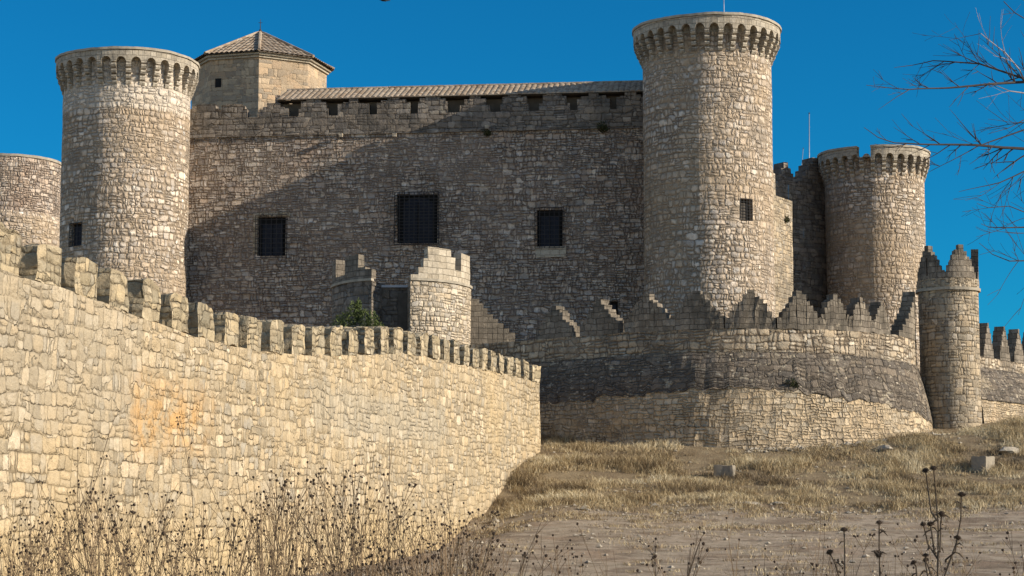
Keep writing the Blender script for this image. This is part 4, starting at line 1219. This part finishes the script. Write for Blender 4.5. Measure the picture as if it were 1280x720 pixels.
fm = foliage((0, 0, 3.2), 1, 4600, 8, [(-1.0, 0, -.25, .45, .7), (-.62, 0, .0, .32, .75), (-.2, 0, .45, .35, .85), (.1, .1, .7, .22, .7), (.45, 0, .15, .35, .7), (.9, 0, .05, .38, .65), (1.25, 0, -.35, .4, .5), (.3, -.2, -.9, 1.1, .7), (-.4, .2, -1.1, 1.1, .8)], .13)
o = bpy.data.objects.new('foliage', fm); COL.objects.link(o); o.parent = bush
mb = MB()
for k in range(7):
    a = k * .9; mb.tube([(0, 0, 0), (.3 * math.cos(a), .3 * math.sin(a), 1.4), (.8 * math.cos(a), .7 * math.sin(a), 3.0)], [.05, .035, .012], 5)
st = mb.build('stem', M['bark'], None); st.parent = bush
# dark sprigs rooted in wall joints
M['sprig'] = leaf_mat('dark sprigs', (.03, .035, .014), (.07, .07, .03))
def sprig(p, r, seed, lb):
    me = foliage((0, 0, 0), 1, 260, seed, [(0, 0, 0, r, r * .8), (r * .5, 0, -r * .4, r * .7, r * .6)], r * .5); me.materials.clear(); me.materials.append(M['sprig'])
    o = bpy.data.objects.new('wall_plant', me); COL.objects.link(o); o.location = p; props(o, lb, 'plant', 'small plants rooted in the masonry')
s, z = FS(752, 160); sprig(FM(s, -.15, z), .42, 3, 'small dark plant under the facade parapet beside the tallest tower')
s, z = FS(608, 166); sprig(FM(s, -.15, z), .30, 4, 'small dark plant under the facade parapet above the windows')
p = P(981, 274, 139.8); sprig((p.x, 139.8, p.z), .32, 5, 'small dark plant growing on the narrow sunlit pier')
q = s_px(985)[0]; sprig(BM(q, -.7, zTal(q) + .35), .33, 6, 'dark plant in a broken joint of the bastion talus')

# ------------------------------------------------------------------ bare tree whose branches reach in from the right
M['twig'] = plain('twig bark', (.060, .048, .042), .85, .3, 10, .004)
M['twig_pale'] = plain('pale dead twig', (.36, .30, .27), .85, .25, 10, .004)
TX = P(1460, 300, 22).x
tree = empty('bare_tree', (TX, 22, gz(TX, 22))); props(tree, 'leafless tree whose bare twigs reach in from the right edge', 'tree')
def wp(px, py, Y): p = P(px, py, Y); return Vector((p.x, Y, p.z))
base = Vector((TX, 22, gz(TX, 22)))
mb = MB(); mb.tube([base - Vector((0, 0, .2)), base + Vector((.05, .1, 2.2)), base + Vector((-.1, 0, 4.5)), base + Vector((.1, .1, 7.5)), base + Vector((0, 0, 9.5))], [.24, .19, .16, .09, .03], 12)
mb.build('trunk', M['bark'], tree, smooth=True)
def branch(pts, r0, r1, seed, twigs, mat='twig', ang=(22, 55), tl=(.25, .8)):
    rg = random.Random(seed); mb = MB()
    pts = [wp(*p) if not isinstance(p, Vector) else p for p in pts]
    # subdivide with slight wobble
    fine = []
    for a, b in zip(pts, pts[1:]):
        n = max(2, int((b - a).length / .12))
        for k in range(n): fine.append(a.lerp(b, k / n))
    fine.append(pts[-1])
    fine = [p + mnoise.noise_vector(p * 3.0) * .012 for p in fine]
    n = len(fine); rad = [lerp(r0, r1, k / (n - 1)) for k in range(n)]
    mb.tube(fine, rad, 5)
    def twig(p, d, L, r, lv):
        n = max(3, int(L / .08)); q = [p]; dd = d.copy()
        bend = Vector((rg.uniform(-1, 1), rg.uniform(-1, 1), rg.uniform(-.6, 1.2))) * .05
        for k in range(n):
            dd = (dd + bend + Vector((rg.uniform(-1, 1), rg.uniform(-1, 1), rg.uniform(-1, 1))) * .07).normalized()
            q.append(q[-1] + dd * L / n)
        mb.tube(q, [lerp(r, .0016, k / n) for k in range(n + 1)], 4)
        if lv > 0:
            for k in range(rg.randint(2, 4)):
                i = rg.randrange(1, n); sd = Vector((rg.uniform(-1, 1), rg.uniform(-1, 1), rg.uniform(-1, 1))).normalized()
                e_ = (dd * math.cos(R_(35)) + sd * math.sin(R_(35))).normalized()
                twig(q[i], e_, L * rg.uniform(.35, .65), r * .6, lv - 1)
    for k in range(int(twigs * 1.1)):
        i = rg.randrange(int(n * .12), n - 1); t = (fine[i + 1] - fine[i]).normalized()
        sd = Vector((rg.uniform(-.3, .3), rg.uniform(-1, 1), rg.choice((-1, 1)) * rg.uniform(.5, 1)))
        sd = (sd - t * sd.dot(t)).normalized(); a = R_(rg.uniform(*ang))
        twig(fine[i], (t * math.cos(a) + sd * math.sin(a)).normalized(), rg.uniform(*tl) * (1.3 - .9 * i / n), max(.0022, rad[i] * .55), 1)
    return mb.build('branch', M[mat], tree, merge=False)
tk = lambda z: base + Vector((-.05, .05, z))
branch([tk(6.0), (1390, 205, 21.5), (1280, 186, 21), (1214, 181, 20.8), (1150, 180, 20.6), (1118, 178, 20.5), (1098, 172, 20.4), (1080, 160, 20.3)], .035, .003, 1, 26)
branch([tk(6.6), (1370, 110, 23), (1280, 103, 22.5), (1236, 105, 22.2), (1174, 110, 22), (1137, 112, 21.8), (1110, 110, 21.7), (1082, 106, 21.6)], .034, .003, 2, 24)
branch([(1137, 112, 21.8), (1122, 122, 21.7), (1098, 137, 21.6)], .006, .002, 3, 1)
branch([(1300, 104, 22.6), (1262, 92, 22.8), (1224, 80, 22.8), (1166, 76, 22.7), (1140, 82, 22.7), (1118, 84, 22.6)], .016, .0025, 4, 14)
branch([(1320, 150, 21.2), (1250, 172, 21), (1222, 183, 20.9), (1190, 200, 20.8), (1160, 215, 20.8)], .012, .0025, 5, 8)
branch([(1285, 112, 22.6), (1274, 88, 22.4), (1256, 66, 22.3), (1226, 42, 22.2)], .012, .004, 6, 3, 'twig_pale')
branch([(1290, 118, 22.4), (1262, 114, 22.3), (1236, 103, 22.3)], .010, .003, 7, 1, 'twig_pale')
branch([(1226, 42, 22.2), (1205, 46, 22.2), (1187, 50, 22.1)], .004, .0015, 17, 2)
branch([tk(5.0), (1370, 262, 20), (1290, 268, 19.8), (1262, 258, 19.7), (1236, 259, 19.6), (1222, 254, 19.5)], .022, .0025, 8, 8)
branch([(1350, 275, 20), (1285, 284, 19.6), (1258, 285, 19.5), (1236, 284, 19.5), (1226, 280, 19.4)], .014, .0025, 9, 7)
branch([(1350, 300, 20), (1285, 326, 19.2), (1262, 326, 19.1), (1240, 318, 19.1), (1224, 304, 19)], .014, .0025, 10, 8)
branch([tk(7.6), (1360, 30, 24), (1290, 28, 23.5), (1268, 16, 23.4), (1254, 2, 23.3)], .022, .005, 11, 7)
branch([(1330, 140, 22), (1290, 146, 21.6), (1260, 160, 21.4), (1234, 168, 21.3)], .012, .002, 12, 6)
branch([(1320, 196, 20.8), (1282, 214, 20.6), (1250, 228, 20.5), (1198, 240, 20.4)], .012, .002, 13, 7)

# ------------------------------------------------------------------ weeds with dark seed heads in front
M['stalk'] = plain('dry stalk', (.175, .12, .07), .9, .4, 12, .002)
M['seed'] = plain('dark seed head', (.055, .038, .026), .9, .3, 40, .002)
M['thistle'] = plain('dark thistle stalk', (.085, .064, .044), .9, .3, 20, .002)
def head_mesh(seed, spiky=False):
    rg = random.Random(seed); bm = bmesh.new(); bmesh.ops.create_icosphere(bm, subdivisions=2 if spiky else 1, radius=1)
    for v in bm.verts: v.co *= rg.uniform(.78, 1.12) if not spiky else rg.uniform(.75, .95)
    if spiky:
        dirs = []
        for k in range(46):
            t = k / 46; a = k * 2.4; z = 1 - 1.5 * t; r = math.sqrt(max(0, 1 - z * z)); d = Vector((r * math.cos(a), r * math.sin(a), z))
            L = rg.uniform(1.2, 1.75) if z < .35 else rg.uniform(1.1, 1.3)
            n = d.orthogonal().normalized(); m_ = d.cross(n)
            p = [bm.verts.new(d * .75 + (n * math.cos(q) + m_ * math.sin(q)) * .16) for q in (0, 2.09, 4.19)]; tp = bm.verts.new(d * L + Vector((0, 0, -.12)))
            for i in range(3): bm.faces.new((p[i], p[(i + 1) % 3], tp))
    me = bpy.data.meshes.new('seed_head'); bm.to_mesh(me); bm.free(); me.materials.append(M['seed']); return me
HEADS = [head_mesh(k) for k in range(4)]; SPIKY = [head_mesh(9 + k, True) for k in range(2)]
def weed_proto(seed, H, nst, dens, spread=.16):
    """returns stem mesh and list of (pos, radius) for the heads"""
    rg = random.Random(seed); mb = MB(); heads = []
    def stem(p, d, L, r, lv):
        n = max(3, int(L / .09)); q = [p]; dd = d.copy(); bend = Vector((rg.uniform(-1, 1), rg.uniform(-1, 1), .35)) * .035
        for k in range(n):
            dd = (dd + bend + Vector((rg.uniform(-1, 1), rg.uniform(-1, 1), 0)) * .035).normalized(); q.append(q[-1] + dd * L / n)
        mb.tube(q, [lerp(r, max(.0011, r * .45), k / n) for k in range(n + 1)], 3, cap=False)
        if rg.random() < .58 or lv == 2: heads.append((q[-1], rg.uniform(.006, .0105)))
        if lv > 0:
            for k in range(rg.randint(2, 2 + dens)):
                i = rg.randrange(int(n * .35), n); a = rg.uniform(0, 6.28); s = Vector((math.cos(a), math.sin(a), 0)); g_ = R_(rg.uniform(14, 34))
                stem(q[i], (dd * math.cos(g_) + s * math.sin(g_)).normalized(), L * rg.uniform(.22, .45), r * .62, lv - 1)
    for k in range(nst):
        a = rg.uniform(0, 6.28); t = rg.uniform(.02, spread)
        stem(Vector((rg.uniform(-.06, .06), rg.uniform(-.06, .06), -.03)), Vector((math.cos(a) * t, math.sin(a) * t, 1)).normalized(), H * rg.uniform(.72, 1.0), rg.uniform(.0026, .0038), 2)
    me = mb.mesh('stalks', merge=False); me.materials.append(M['stalk']); return me, heads[:26]
protos = [weed_proto(40 + k, 1.25 - .1 * (k % 3), 2 + k % 3, 1 + k % 2) for k in range(7)]
def weed(px, py, Y, pr, rz, label, group, name='dry_weed'):
    """place so that its tip reaches about pixel height py"""
    x = P(px, 700, Y).x; g = gz(x, Y); tip = P(px, py, Y).z
    me, heads = pr
    Hm = max(h_[0].z for h_ in heads); sc = max(.35, (tip - g) / Hm)
    r = empty(name, (x, Y, g), rz); r.scale = (min(sc, 1.25),) * 2 + (sc,); props(r, label, 'weed', group)
    o = bpy.data.objects.new('stalks', me); COL.objects.link(o); o.parent = r
    for hp, hr in heads:
        q = bpy.data.objects.new('seed_head', HEADS[rg.randrange(4)]); COL.objects.link(q); q.parent = r
        q.location = hp; q.scale = (hr / min(sc, 1.25), hr / min(sc, 1.25), hr / sc * 1.05)
    return r
rg = random.Random(100)
TIP = [(0, 625), (60, 615), (110, 600), (200, 612), (270, 632), (320, 600), (400, 575), (470, 600), (540, 625), (600, 640), (640, 655)]
g1 = 'dry weeds standing before the sunlit wall'
n = 0
for k in range(150):
    px = rg.choice((rg.uniform(-15, 640), rg.gauss(385, 75), rg.uniform(0, 640), rg.gauss(520, 70), rg.uniform(20, 300)))
    Y = rg.uniform(9.5, 17)
    weed(px, interp(TIP, px) + abs(rg.gauss(0, 42)) - 8, Y, protos[rg.randrange(7)], rg.uniform(0, 6.28), 'dry weed with thin stalks and dark seed heads before the sunlit wall', g1)
for px, py in ((497, 536), (262, 520), (95, 560)):
    weed(px, py, 12.0, weed_proto(500 + px, 1.25, 1, 1, .05), 0, {497: 'single tall weed stalk whose top seed head rises highest before the sunlit wall', 262: 'lone thin stalk with seed head before the orange patch of the wall', 95: 'thin tall stalk with seed heads near the left edge before the wall'}[px], g1)
g2 = 'scattered dry weeds before the earth track'
for k in range(26):
    px = rg.uniform(600, 1290)
    weed(px, rg.uniform(655, 712), rg.uniform(10, 16), protos[rg.randrange(7)], rg.uniform(0, 6.28), 'low dry weed with small seed heads before the bare earth track', g2)

# tall thistles on the right
def thistle(stalks, Y, label):
    """stalks: list of polylines in pixels, the last point carries a head"""
    x = P(stalks[0][0][0], 720, Y).x; g = gz(x, Y)
    r = empty('thistle', (x, Y, g)); props(r, label, 'thistle', 'dark thistles before the earth track')
    rg = random.Random(int(stalks[0][0][0]))
    mb = MB(); hd = []
    for st in stalks:
        pts = [wp(px, py, Y + rg.uniform(-.05, .05)) for px, py in st[0:]]
        if st is stalks[0] or st[0][1] >= 715:
            b = Vector((lerp(pts[0].x, x, .7), Y, g - .03)); pts = [b] + pts
        mb.tube(pts, [lerp(.0042, .0028, k / (len(pts) - 1)) for k in range(len(pts))], 6)
        hd.append((pts[-1], (pts[-1] - pts[-2]).normalized()))
        for k in range(3):      # withered leaf stubs
            i = rg.randrange(len(pts) - 1); p = pts[i].lerp(pts[i + 1], rg.random()); a = rg.uniform(0, 6.28)
            e_ = p + Vector((math.cos(a) * .035, math.sin(a) * .035, rg.uniform(-.03, .02)))
            mb.tube([p, p.lerp(e_, .5) + Vector((0, 0, .008)), e_], [.002, .004, .001], 4)
    so_ = mb.build('stalk', M['thistle'], r, merge=False)
    for (p, d) in hd:
        q = bpy.data.objects.new('seed_head', SPIKY[rg.randrange(2)]); COL.objects.link(q); q.parent = r
        q.matrix_parent_inverse = r.matrix_basis.inverted()
        s = rg.uniform(.0115, .0155); q.location = p; q.scale = (s, s, s * .8); q.rotation_euler = d.to_track_quat('Z', 'Y').to_euler()
thistle([[(1056, 722), (1056, 690), (1055, 662)]], 8.0, 'middle thistle, a straight stalk with one spiky head right of the leaning one')
thistle([[(1100, 722), (1099, 690), (1099, 653)], [(1099, 694), (1098, 692)]], 8.0, 'tallest single straight thistle with a second head halfway up')
thistle([[(1049, 722), (1044, 705), (1037, 690)]], 8.0, 'short leaning thistle with one spiky head at the left of three')
thistle([[(1172, 722), (1173, 660), (1170, 620), (1167, 585)], [(1171, 650), (1164, 640), (1160, 610), (1157, 588)], [(1180, 722), (1195, 680), (1201, 650), (1202, 618)], [(1173, 700), (1160, 680), (1154, 655)], [(1175, 690), (1176, 655), (1177, 642)], [(1182, 700), (1194, 690), (1197, 672)], [(1160, 722), (1157, 705), (1157, 694)], [(1168, 690), (1165, 668), (1163, 655)]], 8.0, 'biggest branching thistle with many spiky heads at the lower right')
thistle([[(1146, 722), (1145, 708), (1142, 703)], [(1165, 722), (1160, 708), (1157, 700)]], 8.6, 'small dark thistle at the foot of the biggest branching thistle')
weed(1240, 655, 10.5, weed_proto(801, 1.1, 3, 1, .2), .4, 'pale branching dry weed standing right of the biggest thistle', g2)
weed(908, 640, 10.5, weed_proto(802, 1.2, 1, 0, .05), .2, 'single bent dry stalk before the track left of the thistles', g2)
weed(760, 655, 11, weed_proto(803, 1.2, 4, 2, .25), 1.2, 'bushy dry weed with dark seed heads before the middle of the track', g2)

# ------------------------------------------------------------------ a bird crossing the top of the frame
bp = P(479, 0, 60)
bird = MB()
for k, (x0, r) in enumerate(((0, 0),)):
    bird.tube([(-.16, 0, 0), (-.11, 0, .012), (-.02, 0, .0), (.08, 0, -.004), (.15, 0, 0), (.24, 0, .004)], [.006, .028, .045, .038, .02, .008], 8)
for sgn in (-1, 1):
    w_ = [(-.08, 0.03 * sgn, .01), (-.10, .16 * sgn, .05), (-.02, .34 * sgn, .03), (.05, .33 * sgn, .03), (.04, .15 * sgn, .045), (.07, .03 * sgn, .01)]
    for off in (0, -.012): bird.face([(a, b, c + off) for a, b, c in w_])
    for (a, b) in zip(w_, w_[1:] + w_[:1]): bird.face([a, b, (b[0], b[1], b[2] - .012), (a[0], a[1], a[2] - .012)])
bo = bird.build('bird', plain('dark plumage', (.03, .03, .033), .8, .2, 20, 0), None)
bo.location = (bp.x, 60, bp.z); bo.rotation_euler = (R_(12), 0, R_(20)); props(bo, 'small dark bird in flight at the top edge of the sky', 'bird')
